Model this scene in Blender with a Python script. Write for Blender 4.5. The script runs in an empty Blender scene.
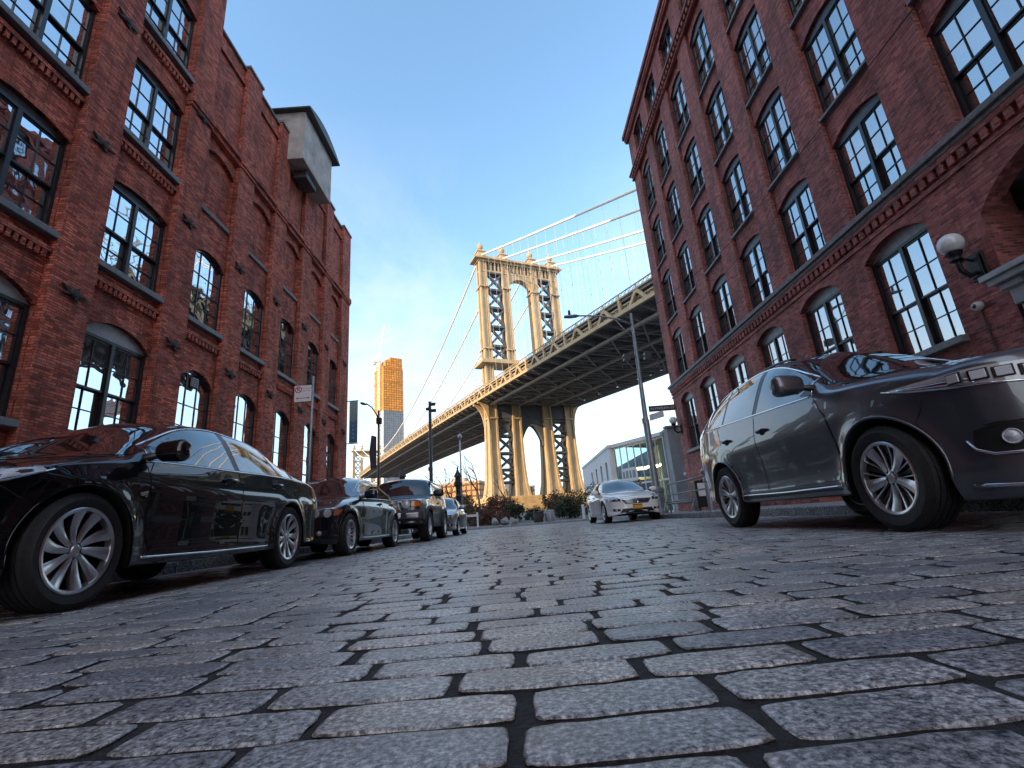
import bpy, bmesh, math, random
import numpy as np
from mathutils import Vector, Matrix
from mathutils.bvhtree import BVHTree
random.seed(7)
RNG = np.random.default_rng(11)
C = bpy.context.scene.collection
rad = math.radians

# ------------------------------------------------------------------ helpers
class MB:
    """collects geometry and links it as ONE mesh object"""
    def __init__(s):
        s.v = []; s.f = []; s.m = []
    def add(s, vs, fs, m=0):
        o = len(s.v); s.v += [tuple(p) for p in vs]
        s.f += [tuple(i + o for i in f) for f in fs]; s.m += [m] * len(fs)
    def box(s, x0, x1, y0, y1, z0, z1, m=0):
        s.add([(x0,y0,z0),(x1,y0,z0),(x1,y1,z0),(x0,y1,z0),(x0,y0,z1),(x1,y0,z1),(x1,y1,z1),(x0,y1,z1)],
              [(0,3,2,1),(4,5,6,7),(0,1,5,4),(1,2,6,5),(2,3,7,6),(3,0,4,7)], m)
    def beam(s, p, q, w, h=None, up=(0,0,1), m=0):
        p = Vector(p); q = Vector(q); d = (q-p)
        if d.length < 1e-6: return
        d.normalize(); h = w if h is None else h
        up = Vector(up)
        a = d.cross(up)
        if a.length < 1e-3: a = d.cross(Vector((1,0,0)))
        a.normalize(); b = a.cross(d)
        vs = []
        for e in (p, q):
            for i, j in ((-1,-1),(1,-1),(1,1),(-1,1)):
                vs.append(e + a*(i*w/2) + b*(j*h/2))
        s.add(vs, [(3,2,1,0),(4,5,6,7),(0,1,5,4),(1,2,6,5),(2,3,7,6),(3,0,4,7)], m)
    def tube(s, pts, r, n=8, m=0, caps=True):
        pts = [Vector(p) for p in pts]; k = len(pts)
        rr = r if isinstance(r, (list, tuple)) else [r]*k
        o = len(s.v); up = None
        for i, p in enumerate(pts):
            d = (pts[min(i+1,k-1)] - pts[max(i-1,0)]).normalized()
            if up is None:
                up = Vector((0,0,1)) if abs(d.z) < .9 else Vector((1,0,0))
            a = d.cross(up).normalized(); b = a.cross(d).normalized(); up = b
            for j in range(n):
                t = 2*math.pi*j/n
                s.v.append(tuple(p + a*(rr[i]*math.cos(t)) + b*(rr[i]*math.sin(t))))
        for i in range(k-1):
            for j in range(n):
                s.f.append((o+i*n+j, o+i*n+(j+1)%n, o+(i+1)*n+(j+1)%n, o+(i+1)*n+j)); s.m.append(m)
        if caps:
            s.f.append(tuple(o+j for j in range(n))[::-1]); s.m.append(m)
            s.f.append(tuple(o+(k-1)*n+j for j in range(n))); s.m.append(m)
    def lathe(s, prof, n=24, c=(0,0,0), axis='z', m=0, close=False, caps=True):
        o = len(s.v); k = len(prof); c = Vector(c)
        for r, h in prof:
            for j in range(n):
                t = 2*math.pi*j/n; a = r*math.cos(t); b = r*math.sin(t)
                p = (a,b,h) if axis == 'z' else ((a,h,b) if axis == 'y' else (h,a,b))
                s.v.append(tuple(c + Vector(p)))
        rng = range(k if close else k-1)
        for i in rng:
            i2 = (i+1) % k
            for j in range(n):
                s.f.append((o+i*n+j, o+i*n+(j+1)%n, o+i2*n+(j+1)%n, o+i2*n+j)); s.m.append(m)
        if not close and caps:
            if prof[0][0] > 1e-4: s.f.append(tuple(o+j for j in range(n))); s.m.append(m)
            if prof[-1][0] > 1e-4: s.f.append(tuple(o+(k-1)*n+j for j in range(n))); s.m.append(m)
    def prism(s, poly, fn, a, b, m=0):
        """poly of 2D points; fn(u,v,d)->xyz ; extruded from depth a to b"""
        n = len(poly)
        vs = [fn(u,v,a) for u,v in poly] + [fn(u,v,b) for u,v in poly]
        s.add(vs, [tuple(range(n))[::-1], tuple(range(n,2*n))] + [(i,(i+1)%n,n+(i+1)%n,n+i) for i in range(n)], m)
    def build(s, name, mat, parent=None, smooth=False, bevel=0, angle=None, loc=None, recalc=True, tri=False):
        me = bpy.data.meshes.new(name)
        me.from_pydata(s.v, [], s.f)
        mats = mat if isinstance(mat, (list, tuple)) else [mat]
        for mm in mats: me.materials.append(mm)
        if len(mats) > 1: me.polygons.foreach_set('material_index', s.m)
        if recalc:
            bm = bmesh.new(); bm.from_mesh(me)
            bmesh.ops.recalc_face_normals(bm, faces=bm.faces)
            bm.to_mesh(me); bm.free()
        if smooth:
            me.polygons.foreach_set('use_smooth', [True]*len(me.polygons))
            if angle:
                me.set_sharp_from_angle(angle=rad(angle))
        o = bpy.data.objects.new(name, me); C.objects.link(o)
        if parent is not None: o.parent = parent
        if loc is not None: o.location = loc
        if bevel:
            b = o.modifiers.new('bev', 'BEVEL'); b.width = bevel; b.segments = 2; b.limit_method = 'ANGLE'; b.angle_limit = rad(40)
        return o

def thing(name, label, cat, loc=(0,0,0), rz=0, group=None):
    o = bpy.data.objects.new(name, None); C.objects.link(o); o.empty_display_size = .2
    o.location = loc; o.rotation_euler = (0,0,rz)
    o['label'] = label; o['category'] = cat
    if group: o['group'] = group
    return o
def tag(o, label, cat, group=None):
    o['label'] = label; o['category'] = cat
    if group: o['group'] = group
    return o
def structure(o, kind='structure'):
    o['kind'] = kind; return o
def inst(src, parent=None, loc=None, rot=None, scale=None):
    c = src.copy(); C.objects.link(c)
    if parent is not None: c.parent = parent
    if loc is not None: c.location = loc
    if rot is not None: c.rotation_euler = rot
    if scale is not None: c.scale = scale
    return c
def text_mesh(name, body, size, mat, parent=None, M=None, extr=.002, align='CENTER', sx=1):
    cu = bpy.data.curves.new(name, 'FONT'); cu.body = body; cu.size = size; cu.extrude = extr
    cu.align_x = align; cu.align_y = 'CENTER'
    tmp = bpy.data.objects.new('t', cu); C.objects.link(tmp)
    dg = bpy.context.evaluated_depsgraph_get(); dg.update()
    me = bpy.data.meshes.new_from_object(tmp.evaluated_get(dg))
    bpy.data.objects.remove(tmp)
    me.materials.clear(); me.materials.append(mat); me.name = name
    me.transform(Matrix.Diagonal((sx,1,1,1)))
    if M is not None: me.transform(M)
    o = bpy.data.objects.new(name, me); C.objects.link(o)
    if parent is not None: o.parent = parent
    return o
def pchip(pts):
    x = np.array([p[0] for p in pts], float); y = np.array([p[1] for p in pts], float)
    h = np.diff(x); d = np.diff(y)/h; m = np.zeros(len(x))
    for i in range(1, len(x)-1):
        if d[i-1]*d[i] > 0:
            w1 = 2*h[i]+h[i-1]; w2 = h[i]+2*h[i-1]
            m[i] = (w1+w2)/(w1/d[i-1]+w2/d[i])
    m[0] = d[0]; m[-1] = d[-1]
    def f(t):
        t = min(max(t, x[0]), x[-1]); i = min(int(np.searchsorted(x, t, side='right'))-1, len(h)-1); i = max(i,0)
        u = (t-x[i])/h[i]
        return float((2*u**3-3*u*u+1)*y[i] + (u**3-2*u*u+u)*h[i]*m[i] + (3*u*u-2*u**3)*y[i+1] + (u**3-u*u)*h[i]*m[i+1])
    return f

# ------------------------------------------------------------------ materials
def new_mat(name):
    m = bpy.data.materials.new(name); m.use_nodes = True
    nt = m.node_tree; nt.nodes.clear()
    out = nt.nodes.new('ShaderNodeOutputMaterial')
    return m, nt, out
def N(nt, t, **k):
    n = nt.nodes.new(t)
    for a, b in k.items():
        if a.startswith('i_'): n.inputs[a[2:].replace('_',' ')].default_value = b
        else: setattr(n, a, b)
    return n
def ramp(nt, stops, fac=None):
    r = nt.nodes.new('ShaderNodeValToRGB'); e = r.color_ramp.elements
    while len(e) > 1: e.remove(e[-1])
    e[0].position = stops[0][0]; e[0].color = (*stops[0][1], 1)
    for p, c in stops[1:]:
        x = e.new(p); x.color = (*c, 1)
    if fac is not None: nt.links.new(fac, r.inputs['Fac'])
    return r
def g3(v): return (v, v, v)
def pmat(name, col, rough=.5, metal=0, spec=.5, coat=0, var=.12, vscale=6, bump=0, bscale=60, rvar=.0, emit=None, sheen=0):
    m, nt, out = new_mat(name); L = nt.links.new
    b = N(nt, 'ShaderNodeBsdfPrincipled')
    b.inputs['Metallic'].default_value = metal; b.inputs['Roughness'].default_value = rough
    b.inputs['Specular IOR Level'].default_value = spec; b.inputs['Coat Weight'].default_value = coat
    b.inputs['Coat Roughness'].default_value = .03
    tc = N(nt, 'ShaderNodeTexCoord')
    if var:
        no = N(nt, 'ShaderNodeTexNoise'); no.inputs['Scale'].default_value = vscale; no.inputs['Detail'].default_value = 6; no.inputs['Roughness'].default_value = .65
        L(tc.outputs['Object'], no.inputs['Vector'])
        lo = tuple(max(0,c*(1-2*var)) for c in col); hi = tuple(c*(1+2*var) for c in col)
        r = ramp(nt, [(.25, lo), (.75, hi)], no.outputs['Fac']); L(r.outputs['Color'], b.inputs['Base Color'])
        if rvar:
            mr = N(nt, 'ShaderNodeMapRange'); mr.inputs['To Min'].default_value = max(0,rough-rvar); mr.inputs['To Max'].default_value = rough+rvar
            L(no.outputs['Fac'], mr.inputs['Value']); L(mr.outputs['Result'], b.inputs['Roughness'])
    else: b.inputs['Base Color'].default_value = (*col, 1)
    if bump:
        n2 = N(nt, 'ShaderNodeTexNoise'); n2.inputs['Scale'].default_value = bscale; n2.inputs['Detail'].default_value = 5
        L(tc.outputs['Object'], n2.inputs['Vector'])
        bp = N(nt, 'ShaderNodeBump'); bp.inputs['Strength'].default_value = bump; bp.inputs['Distance'].default_value = .02
        L(n2.outputs['Fac'], bp.inputs['Height']); L(bp.outputs['Normal'], b.inputs['Normal'])
    if emit:
        b.inputs['Emission Color'].default_value = (*emit[0], 1); b.inputs['Emission Strength'].default_value = emit[1]
    L(b.outputs['BSDF'], out.inputs['Surface'])
    return m
def brick_mat(name, c1, c2, c3, mortar, pale, pale_amt, soot, soot_amt, rough=.8, bw=.19, bh=.057, ms=.008):
    m, nt, out = new_mat(name); L = nt.links.new
    geo = N(nt, 'ShaderNodeNewGeometry'); tc = N(nt, 'ShaderNodeTexCoord')
    sp = N(nt, 'ShaderNodeSeparateXYZ'); L(geo.outputs['Position'], sp.inputs[0])
    sn = N(nt, 'ShaderNodeSeparateXYZ'); L(geo.outputs['True Normal'], sn.inputs[0])
    ab = N(nt, 'ShaderNodeMath', operation='ABSOLUTE'); L(sn.outputs['X'], ab.inputs[0])
    gt = N(nt, 'ShaderNodeMath', operation='GREATER_THAN'); gt.inputs[1].default_value = .6; L(ab.outputs[0], gt.inputs[0])
    mx = N(nt, 'ShaderNodeMix', data_type='FLOAT'); L(gt.outputs[0], mx.inputs[0]); L(sp.outputs['X'], mx.inputs[2]); L(sp.outputs['Y'], mx.inputs[3])
    cb = N(nt, 'ShaderNodeCombineXYZ'); L(mx.outputs[0], cb.inputs[0]); L(sp.outputs['Z'], cb.inputs[1])
    wn = N(nt, 'ShaderNodeTexNoise'); wn.inputs['Scale'].default_value = 9; wn.inputs['Detail'].default_value = 2; L(geo.outputs['Position'], wn.inputs['Vector'])
    wv = N(nt, 'ShaderNodeVectorMath', operation='MULTIPLY_ADD'); wv.inputs[1].default_value = (.012,.012,0); L(wn.outputs['Color'], wv.inputs[0]); L(cb.outputs[0], wv.inputs[2])
    br = N(nt, 'ShaderNodeTexBrick'); L(wv.outputs[0], br.inputs['Vector'])
    br.inputs['Scale'].default_value = 1; br.inputs['Mortar Size'].default_value = ms; br.inputs['Mortar Smooth'].default_value = .25
    br.inputs['Brick Width'].default_value = bw; br.inputs['Row Height'].default_value = bh; br.inputs['Bias'].default_value = 0
    br.inputs['Color1'].default_value = (0,0,0,1); br.inputs['Color2'].default_value = (1,1,1,1); br.inputs['Mortar'].default_value = (.5,.5,.5,1)
    rr = ramp(nt, [(0, c3), (.3, c1), (.72, c2), (1, tuple(x*1.35 for x in c2))], br.outputs['Color'])
    # medium scale staining
    n1 = N(nt, 'ShaderNodeTexNoise'); n1.inputs['Scale'].default_value = .9; n1.inputs['Detail'].default_value = 7; n1.inputs['Roughness'].default_value = .7
    L(geo.outputs['Position'], n1.inputs['Vector'])
    r1 = ramp(nt, [(.3, g3(.5)), (.5, g3(.98)), (.7, g3(1.45))], n1.outputs['Fac'])
    mu = N(nt, 'ShaderNodeMix', data_type='RGBA', blend_type='MULTIPLY'); mu.inputs[0].default_value = 1
    L(rr.outputs['Color'], mu.inputs[6]); L(r1.outputs['Color'], mu.inputs[7])
    # mortar
    mm = N(nt, 'ShaderNodeMix', data_type='RGBA'); L(br.outputs['Fac'], mm.inputs[0]); L(mu.outputs[2], mm.inputs[6]); mm.inputs[7].default_value = (*mortar, 1)
    # pale weathering flecks, broken up brick by brick
    mp = N(nt, 'ShaderNodeMapping'); mp.inputs['Scale'].default_value = (1, 1, 2.4); L(geo.outputs['Position'], mp.inputs['Vector'])
    n2 = N(nt, 'ShaderNodeTexNoise'); n2.inputs['Scale'].default_value = 1.7; n2.inputs['Detail'].default_value = 14; n2.inputs['Roughness'].default_value = .92; L(mp.outputs[0], n2.inputs['Vector'])
    r2 = ramp(nt, [(.50, g3(0)), (.60, g3(pale_amt*.30)), (.72, g3(pale_amt))], n2.outputs['Fac'])
    m3 = N(nt, 'ShaderNodeMix', data_type='RGBA'); L(r2.outputs['Color'], m3.inputs[0]); L(mm.outputs[2], m3.inputs[6]); m3.inputs[7].default_value = (*pale, 1)
    n3 = N(nt, 'ShaderNodeTexNoise'); n3.inputs['Scale'].default_value = 1.6; n3.inputs['Detail'].default_value = 10; n3.inputs['Roughness'].default_value = .75
    mp3 = N(nt, 'ShaderNodeMapping'); mp3.inputs['Scale'].default_value = (1.8, 1.8, .22); mp3.inputs['Location'].default_value = (7,3,5); L(geo.outputs['Position'], mp3.inputs['Vector']); L(mp3.outputs[0], n3.inputs['Vector'])
    r3 = ramp(nt, [(.47, g3(0)), (.56, g3(soot_amt*.45)), (.68, g3(soot_amt))], n3.outputs['Fac'])
    m4 = N(nt, 'ShaderNodeMix', data_type='RGBA'); L(r3.outputs['Color'], m4.inputs[0]); L(m3.outputs[2], m4.inputs[6]); m4.inputs[7].default_value = (*soot, 1)
    b = N(nt, 'ShaderNodeBsdfPrincipled'); b.inputs['Roughness'].default_value = rough; b.inputs['Specular IOR Level'].default_value = .35
    L(m4.outputs[2], b.inputs['Base Color'])
    n4 = N(nt, 'ShaderNodeTexNoise'); n4.inputs['Scale'].default_value = 55; n4.inputs['Detail'].default_value = 4; L(geo.outputs['Position'], n4.inputs['Vector'])
    hm = N(nt, 'ShaderNodeMath', operation='MULTIPLY_ADD'); hm.inputs[1].default_value = -1; L(br.outputs['Fac'], hm.inputs[0])
    n4s = N(nt, 'ShaderNodeMath', operation='MULTIPLY_ADD'); n4s.inputs[1].default_value = .35; n4s.inputs[2].default_value = 0; L(n4.outputs['Fac'], n4s.inputs[0])
    bcol = N(nt, 'ShaderNodeMath', operation='MULTIPLY_ADD'); bcol.inputs[1].default_value = .35; L(br.outputs['Color'], bcol.inputs[0]); L(n4s.outputs[0], bcol.inputs[2]); L(bcol.outputs[0], hm.inputs[2])
    bp = N(nt, 'ShaderNodeBump'); bp.inputs['Strength'].default_value = .9; bp.inputs['Distance'].default_value = .012
    L(hm.outputs[0], bp.inputs['Height']); L(bp.outputs['Normal'], b.inputs['Normal'])
    L(b.outputs['BSDF'], out.inputs['Surface'])
    return m
def glass_mat(name, tint, refl, trans, wav=.012, wscale=1.2):
    """building glass: a coated mirror-like reflection over a see-through tint"""
    m, nt, out = new_mat(name); L = nt.links.new
    g0 = N(nt, 'ShaderNodeNewGeometry'); dt = N(nt, 'ShaderNodeVectorMath', operation='DOT_PRODUCT'); L(g0.outputs['Normal'], dt.inputs[0]); L(g0.outputs['Incoming'], dt.inputs[1])
    ab = N(nt, 'ShaderNodeMath', operation='ABSOLUTE'); L(dt.outputs['Value'], ab.inputs[0])
    om = N(nt, 'ShaderNodeMath', operation='SUBTRACT'); om.inputs[0].default_value = 1; L(ab.outputs[0], om.inputs[1])
    pw = N(nt, 'ShaderNodeMath', operation='POWER'); pw.inputs[1].default_value = 5; L(om.outputs[0], pw.inputs[0])
    mr = N(nt, 'ShaderNodeMapRange'); mr.inputs['To Min'].default_value = refl; mr.inputs['To Max'].default_value = 1; L(pw.outputs[0], mr.inputs['Value'])
    gl = N(nt, 'ShaderNodeBsdfGlossy'); gl.inputs['Roughness'].default_value = .015; gl.inputs['Color'].default_value = (*tint, 1)
    tr = N(nt, 'ShaderNodeBsdfTransparent'); tr.inputs['Color'].default_value = (*trans, 1)
    geo = N(nt, 'ShaderNodeNewGeometry')
    no = N(nt, 'ShaderNodeTexNoise'); no.inputs['Scale'].default_value = wscale; no.inputs['Detail'].default_value = 1; L(geo.outputs['Position'], no.inputs['Vector'])
    bp = N(nt, 'ShaderNodeBump'); bp.inputs['Strength'].default_value = 1; bp.inputs['Distance'].default_value = wav; L(no.outputs['Fac'], bp.inputs['Height'])
    L(bp.outputs[0], gl.inputs['Normal'])
    mx = N(nt, 'ShaderNodeMixShader'); L(mr.outputs[0], mx.inputs[0]); L(tr.outputs[0], mx.inputs[1]); L(gl.outputs[0], mx.inputs[2])
    L(mx.outputs[0], out.inputs['Surface'])
    return m
def granite_mat(name, lo, hi, rough, island=True, scale=70):
    m, nt, out = new_mat(name); L = nt.links.new
    geo = N(nt, 'ShaderNodeNewGeometry')
    n1 = N(nt, 'ShaderNodeTexNoise'); n1.inputs['Scale'].default_value = scale; n1.inputs['Detail'].default_value = 8; n1.inputs['Roughness'].default_value = .75; L(geo.outputs['Position'], n1.inputs['Vector'])
    r1 = ramp(nt, [(.38, tuple(c*.22 for c in lo)), (.46, tuple(c*.75 for c in lo)), (.53, hi), (.62, tuple(min(1,c*1.9) for c in hi))], n1.outputs['Fac'])
    n2 = N(nt, 'ShaderNodeTexNoise'); n2.inputs['Scale'].default_value = 5; n2.inputs['Detail'].default_value = 6; L(geo.outputs['Position'], n2.inputs['Vector'])
    r2 = ramp(nt, [(.3, g3(.7)), (.7, g3(1.25))], n2.outputs['Fac'])
    mu = N(nt, 'ShaderNodeMix', data_type='RGBA', blend_type='MULTIPLY'); mu.inputs[0].default_value = 1; L(r1.outputs['Color'], mu.inputs[6]); L(r2.outputs['Color'], mu.inputs[7])
    col = mu.outputs[2]
    if island:
        ri = ramp(nt, [(0, (.58,.60,.66)), (.35,(.86,.86,.88)), (.6, (1,1,1)), (.85,(1.08,1.03,.98)), (1, (1.3,1.2,1.12))], geo.outputs['Random Per Island'])
        m2 = N(nt, 'ShaderNodeMix', data_type='RGBA', blend_type='MULTIPLY'); m2.inputs[0].default_value = 1; L(col, m2.inputs[6]); L(ri.outputs['Color'], m2.inputs[7]); col = m2.outputs[2]
    b = N(nt, 'ShaderNodeBsdfPrincipled'); L(col, b.inputs['Base Color'])
    rr = N(nt, 'ShaderNodeMapRange'); rr.inputs['From Min'].default_value = .3; rr.inputs['From Max'].default_value = .7
    rr.inputs['To Min'].default_value = rough-.12; rr.inputs['To Max'].default_value = rough+.15; L(n1.outputs['Fac'], rr.inputs['Value']); L(rr.outputs[0], b.inputs['Roughness'])
    b.inputs['Specular IOR Level'].default_value = .7
    n3 = N(nt, 'ShaderNodeTexNoise'); n3.inputs['Scale'].default_value = 60; n3.inputs['Detail'].default_value = 9; n3.inputs['Roughness'].default_value = .7; L(geo.outputs['Position'], n3.inputs['Vector'])
    bp = N(nt, 'ShaderNodeBump'); bp.inputs['Strength'].default_value = .32; bp.inputs['Distance'].default_value = .006; L(n3.outputs['Fac'], bp.inputs['Height']); L(bp.outputs[0], b.inputs['Normal'])
    L(b.outputs['BSDF'], out.inputs['Surface'])
    return m
def paint_mat(name, col, metal=.0, rough=.3, dust=.04):
    m, nt, out = new_mat(name); L = nt.links.new
    b = N(nt, 'ShaderNodeBsdfPrincipled'); b.inputs['Metallic'].default_value = metal
    b.inputs['Coat Weight'].default_value = 1; b.inputs['Coat Roughness'].default_value = .01; b.inputs['Coat IOR'].default_value = 1.55; b.inputs['Specular IOR Level'].default_value = .5 if metal > .5 else .05
    tc = N(nt, 'ShaderNodeTexCoord')
    n1 = N(nt, 'ShaderNodeTexNoise'); n1.inputs['Scale'].default_value = 7; n1.inputs['Detail'].default_value = 9; n1.inputs['Roughness'].default_value = .7; L(tc.outputs['Object'], n1.inputs['Vector'])
    sp = N(nt, 'ShaderNodeSeparateXYZ'); L(tc.outputs['Object'], sp.inputs[0])
    lowz = N(nt, 'ShaderNodeMapRange'); lowz.inputs['From Min'].default_value = .75; lowz.inputs['From Max'].default_value = .2; lowz.inputs['To Min'].default_value = .05; lowz.inputs['To Max'].default_value = 1; L(sp.outputs['Z'], lowz.inputs['Value'])
    rd = ramp(nt, [(.42, g3(0)), (.75, g3(dust*4))], n1.outputs['Fac'])
    ml = N(nt, 'ShaderNodeMath', operation='MULTIPLY'); L(rd.outputs['Color'], ml.inputs[0]); L(lowz.outputs[0], ml.inputs[1])
    mx = N(nt, 'ShaderNodeMix', data_type='RGBA'); L(ml.outputs[0], mx.inputs[0]); mx.inputs[6].default_value = (*col, 1); mx.inputs[7].default_value = (.2,.19,.18,1)
    L(mx.outputs[2], b.inputs['Base Color'])
    b.inputs['Roughness'].default_value = rough
    cr = N(nt, 'ShaderNodeMapRange'); cr.inputs['To Min'].default_value = .008; cr.inputs['To Max'].default_value = .3; L(ml.outputs[0], cr.inputs['Value']); L(cr.outputs[0], b.inputs['Coat Roughness'])
    L(b.outputs['BSDF'], out.inputs['Surface'])
    return m

M = {}
M['brickL'] = brick_mat('red_brick', (.41,.078,.045), (.56,.145,.09), (.22,.042,.028), (.11,.055,.045), (.68,.52,.47), .7, (.035,.015,.012), .6)
M['brickR'] = brick_mat('maroon_brick', (.31,.070,.058), (.42,.125,.105), (.18,.042,.038), (.22,.155,.145), (.46,.36,.34), .4, (.028,.014,.014), .5)
M['stone'] = pmat('weathered_stone', (.17,.17,.175), .7, var=.25, vscale=9, bump=.5, bscale=40)
M['sill'] = pmat('painted_sill', (.15,.165,.18), .55, var=.2, vscale=8)
M['frame'] = pmat('dark_window_frame', (.018,.022,.028), .35, var=.2)
M['archpanel'] = pmat('grey_arch_panel', (.33,.36,.39), .5, var=.15)
M['archdark'] = pmat('slate_arch_panel', (.12,.14,.165), .5, var=.15)
M['glass'] = glass_mat('window_glass', (.92,.96,1), .50, (.86,.9,.93), wav=.006)
M['glassD'] = glass_mat('old_window_glass', (.92,.96,1), .66, (.75,.8,.84), wav=.011, wscale=2.0)
M['blind'] = pmat('white_blind', (.78,.80,.82), .8, var=.06, vscale=3)
M['room'] = pmat('pale_room', (.34,.34,.345), .9, var=.3, vscale=1.5)
M['iron'] = pmat('black_iron', (.012,.012,.014), .45, metal=.3, var=.3, vscale=20, bump=.3, bscale=80)
M['rust'] = pmat('rusty_iron', (.03,.022,.02), .7, var=.4, vscale=20, bump=.4)
M['render'] = pmat('grey_render', (.40,.385,.37), .8, var=.2, vscale=1.6, bump=.25, bscale=30)
M['roofmetal'] = pmat('dark_roofing', (.05,.055,.06), .5, var=.2)
M['cobble'] = granite_mat('granite_setts', (.205,.212,.224), (.365,.37,.38), .34, scale=85)
M['grit_shade'] = pmat('joint_grit_and_shade', (.018,.018,.02), .85, var=.4, vscale=30, bump=.8, bscale=90)  # joint grit; on sett sides the dark colour also stands for shade
M['kerb'] = granite_mat('granite_kerb', (.16,.16,.165), (.3,.3,.3), .6, island=False, scale=40)
M['paving'] = pmat('concrete_paving', (.23,.23,.235), .75, var=.15, vscale=3, bump=.3, bscale=70)
M['asphalt'] = pmat('asphalt', (.06,.06,.063), .8, var=.2, vscale=5, bump=.5, bscale=120)
M['earth'] = pmat('park_earth', (.115,.115,.11), .95, var=.25, vscale=.4)
M['tyre'] = pmat('tyre_rubber', (.012,.012,.013), .7, var=.3, vscale=30, bump=.25, bscale=120)
M['alloy'] = pmat('alloy_rim', (.55,.56,.58), .28, metal=.9, var=.08, vscale=12)
M['alloyD'] = pmat('dark_alloy', (.05,.052,.056), .4, metal=.8, var=.1)
M['brake'] = pmat('brake_steel', (.12,.11,.1), .5, metal=.8, var=.3)
M['under'] = pmat('black_underbody', (.006,.006,.007), .8, var=.2)
M['trim'] = pmat('black_trim', (.012,.012,.013), .35, var=.1)
M['chrome'] = pmat('chrome', (.75,.76,.78), .1, metal=1, var=.03)
M['carglass'] = pmat('car_glass', (.008,.01,.012), .02, spec=.75, coat=1, var=0)
M['lens'] = pmat('lamp_lens', (.5,.53,.56), .05, spec=.8, coat=1, var=.1, vscale=25)
M['lensD'] = pmat('smoked_lens', (.05,.055,.065), .04, spec=.8, coat=1, var=.2)
M['lampwell'] = pmat('dark_lamp_housing', (.010,.011,.013), .3, spec=.4, var=.1)
M['amber'] = pmat('amber_lens', (.75,.16,.02), .12, coat=1, var=.15, vscale=30)
M['red'] = pmat('red_lens', (.35,.01,.01), .1, coat=1, var=.1)
M['plateY'] = pmat('gold_plate', (.72,.36,.03), .4, var=.06)
M['plateW'] = pmat('pale_plate', (.55,.55,.5), .4, var=.06)
M['navy'] = pmat('navy_ink', (.015,.02,.06), .5, var=0)
M['black'] = paint_mat('black_paint', (.003,.0035,.005), dust=.004)
M['blackblue'] = paint_mat('midnight_paint', (.006,.009,.016), dust=.006)
M['graphite'] = paint_mat('graphite_paint', (.095,.105,.125), metal=.55, rough=.34, dust=.006)
M['silver'] = paint_mat('silver_paint', (.26,.27,.29), metal=.6, rough=.3)
M['bluegrey'] = paint_mat('blue_grey_paint', (.06,.075,.10), metal=.6, rough=.32)
M['white'] = paint_mat('white_paint', (.92,.92,.91), rough=.4, dust=.01)
M['cladding'] = pmat('grey_black_cladding', (.035,.036,.04), .6, var=.15, bump=.2)
# ------------------------------------------------------------------ brick buildings
XL, XR = -8.8, 9.2
def arc(y0, y1, zs, rise, n=12):
    c = (y0+y1)/2; w = (y1-y0)/2
    if rise <= 0: return [(y0, zs), (y1, zs)]
    R = (w*w + rise*rise)/(2*rise); a = math.asin(min(1, w/R))
    return [(c + R*math.sin(-a + 2*a*i/n), zs + rise - R + R*math.cos(-a + 2*a*i/n)) for i in range(n+1)]
def bay_wall(mb, fn, y0, y1, rows, d0, d1, zb, zt, ring=True):
    z = zb
    for (wy0, wy1, sill, spring, rise) in rows:
        def rect(a, b, c, e):
            if b-a > 1e-4 and e-c > 1e-4: mb.prism([(a,c),(b,c),(b,e),(a,e)], fn, d0, d1)
        rect(y0, y1, z, sill)
        top = spring + rise + .28
        rect(y0, wy0, sill, top); rect(wy1, y1, sill, top)
        A = arc(wy0, wy1, spring, rise)
        mb.prism(A + [(wy1, top), (wy0, top)], fn, d0, d1)
        if ring and rise > 0:
            B = arc(wy0-.0, wy1+.0, spring+.21, rise)
            mb.prism(A + B[::-1], fn, d0-.018, d0+.1)
        z = top
    if zt - z > 1e-3: mb.prism([(y0,z),(y1,z),(y1,zt),(y0,zt)], fn, d0, d1)

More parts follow.
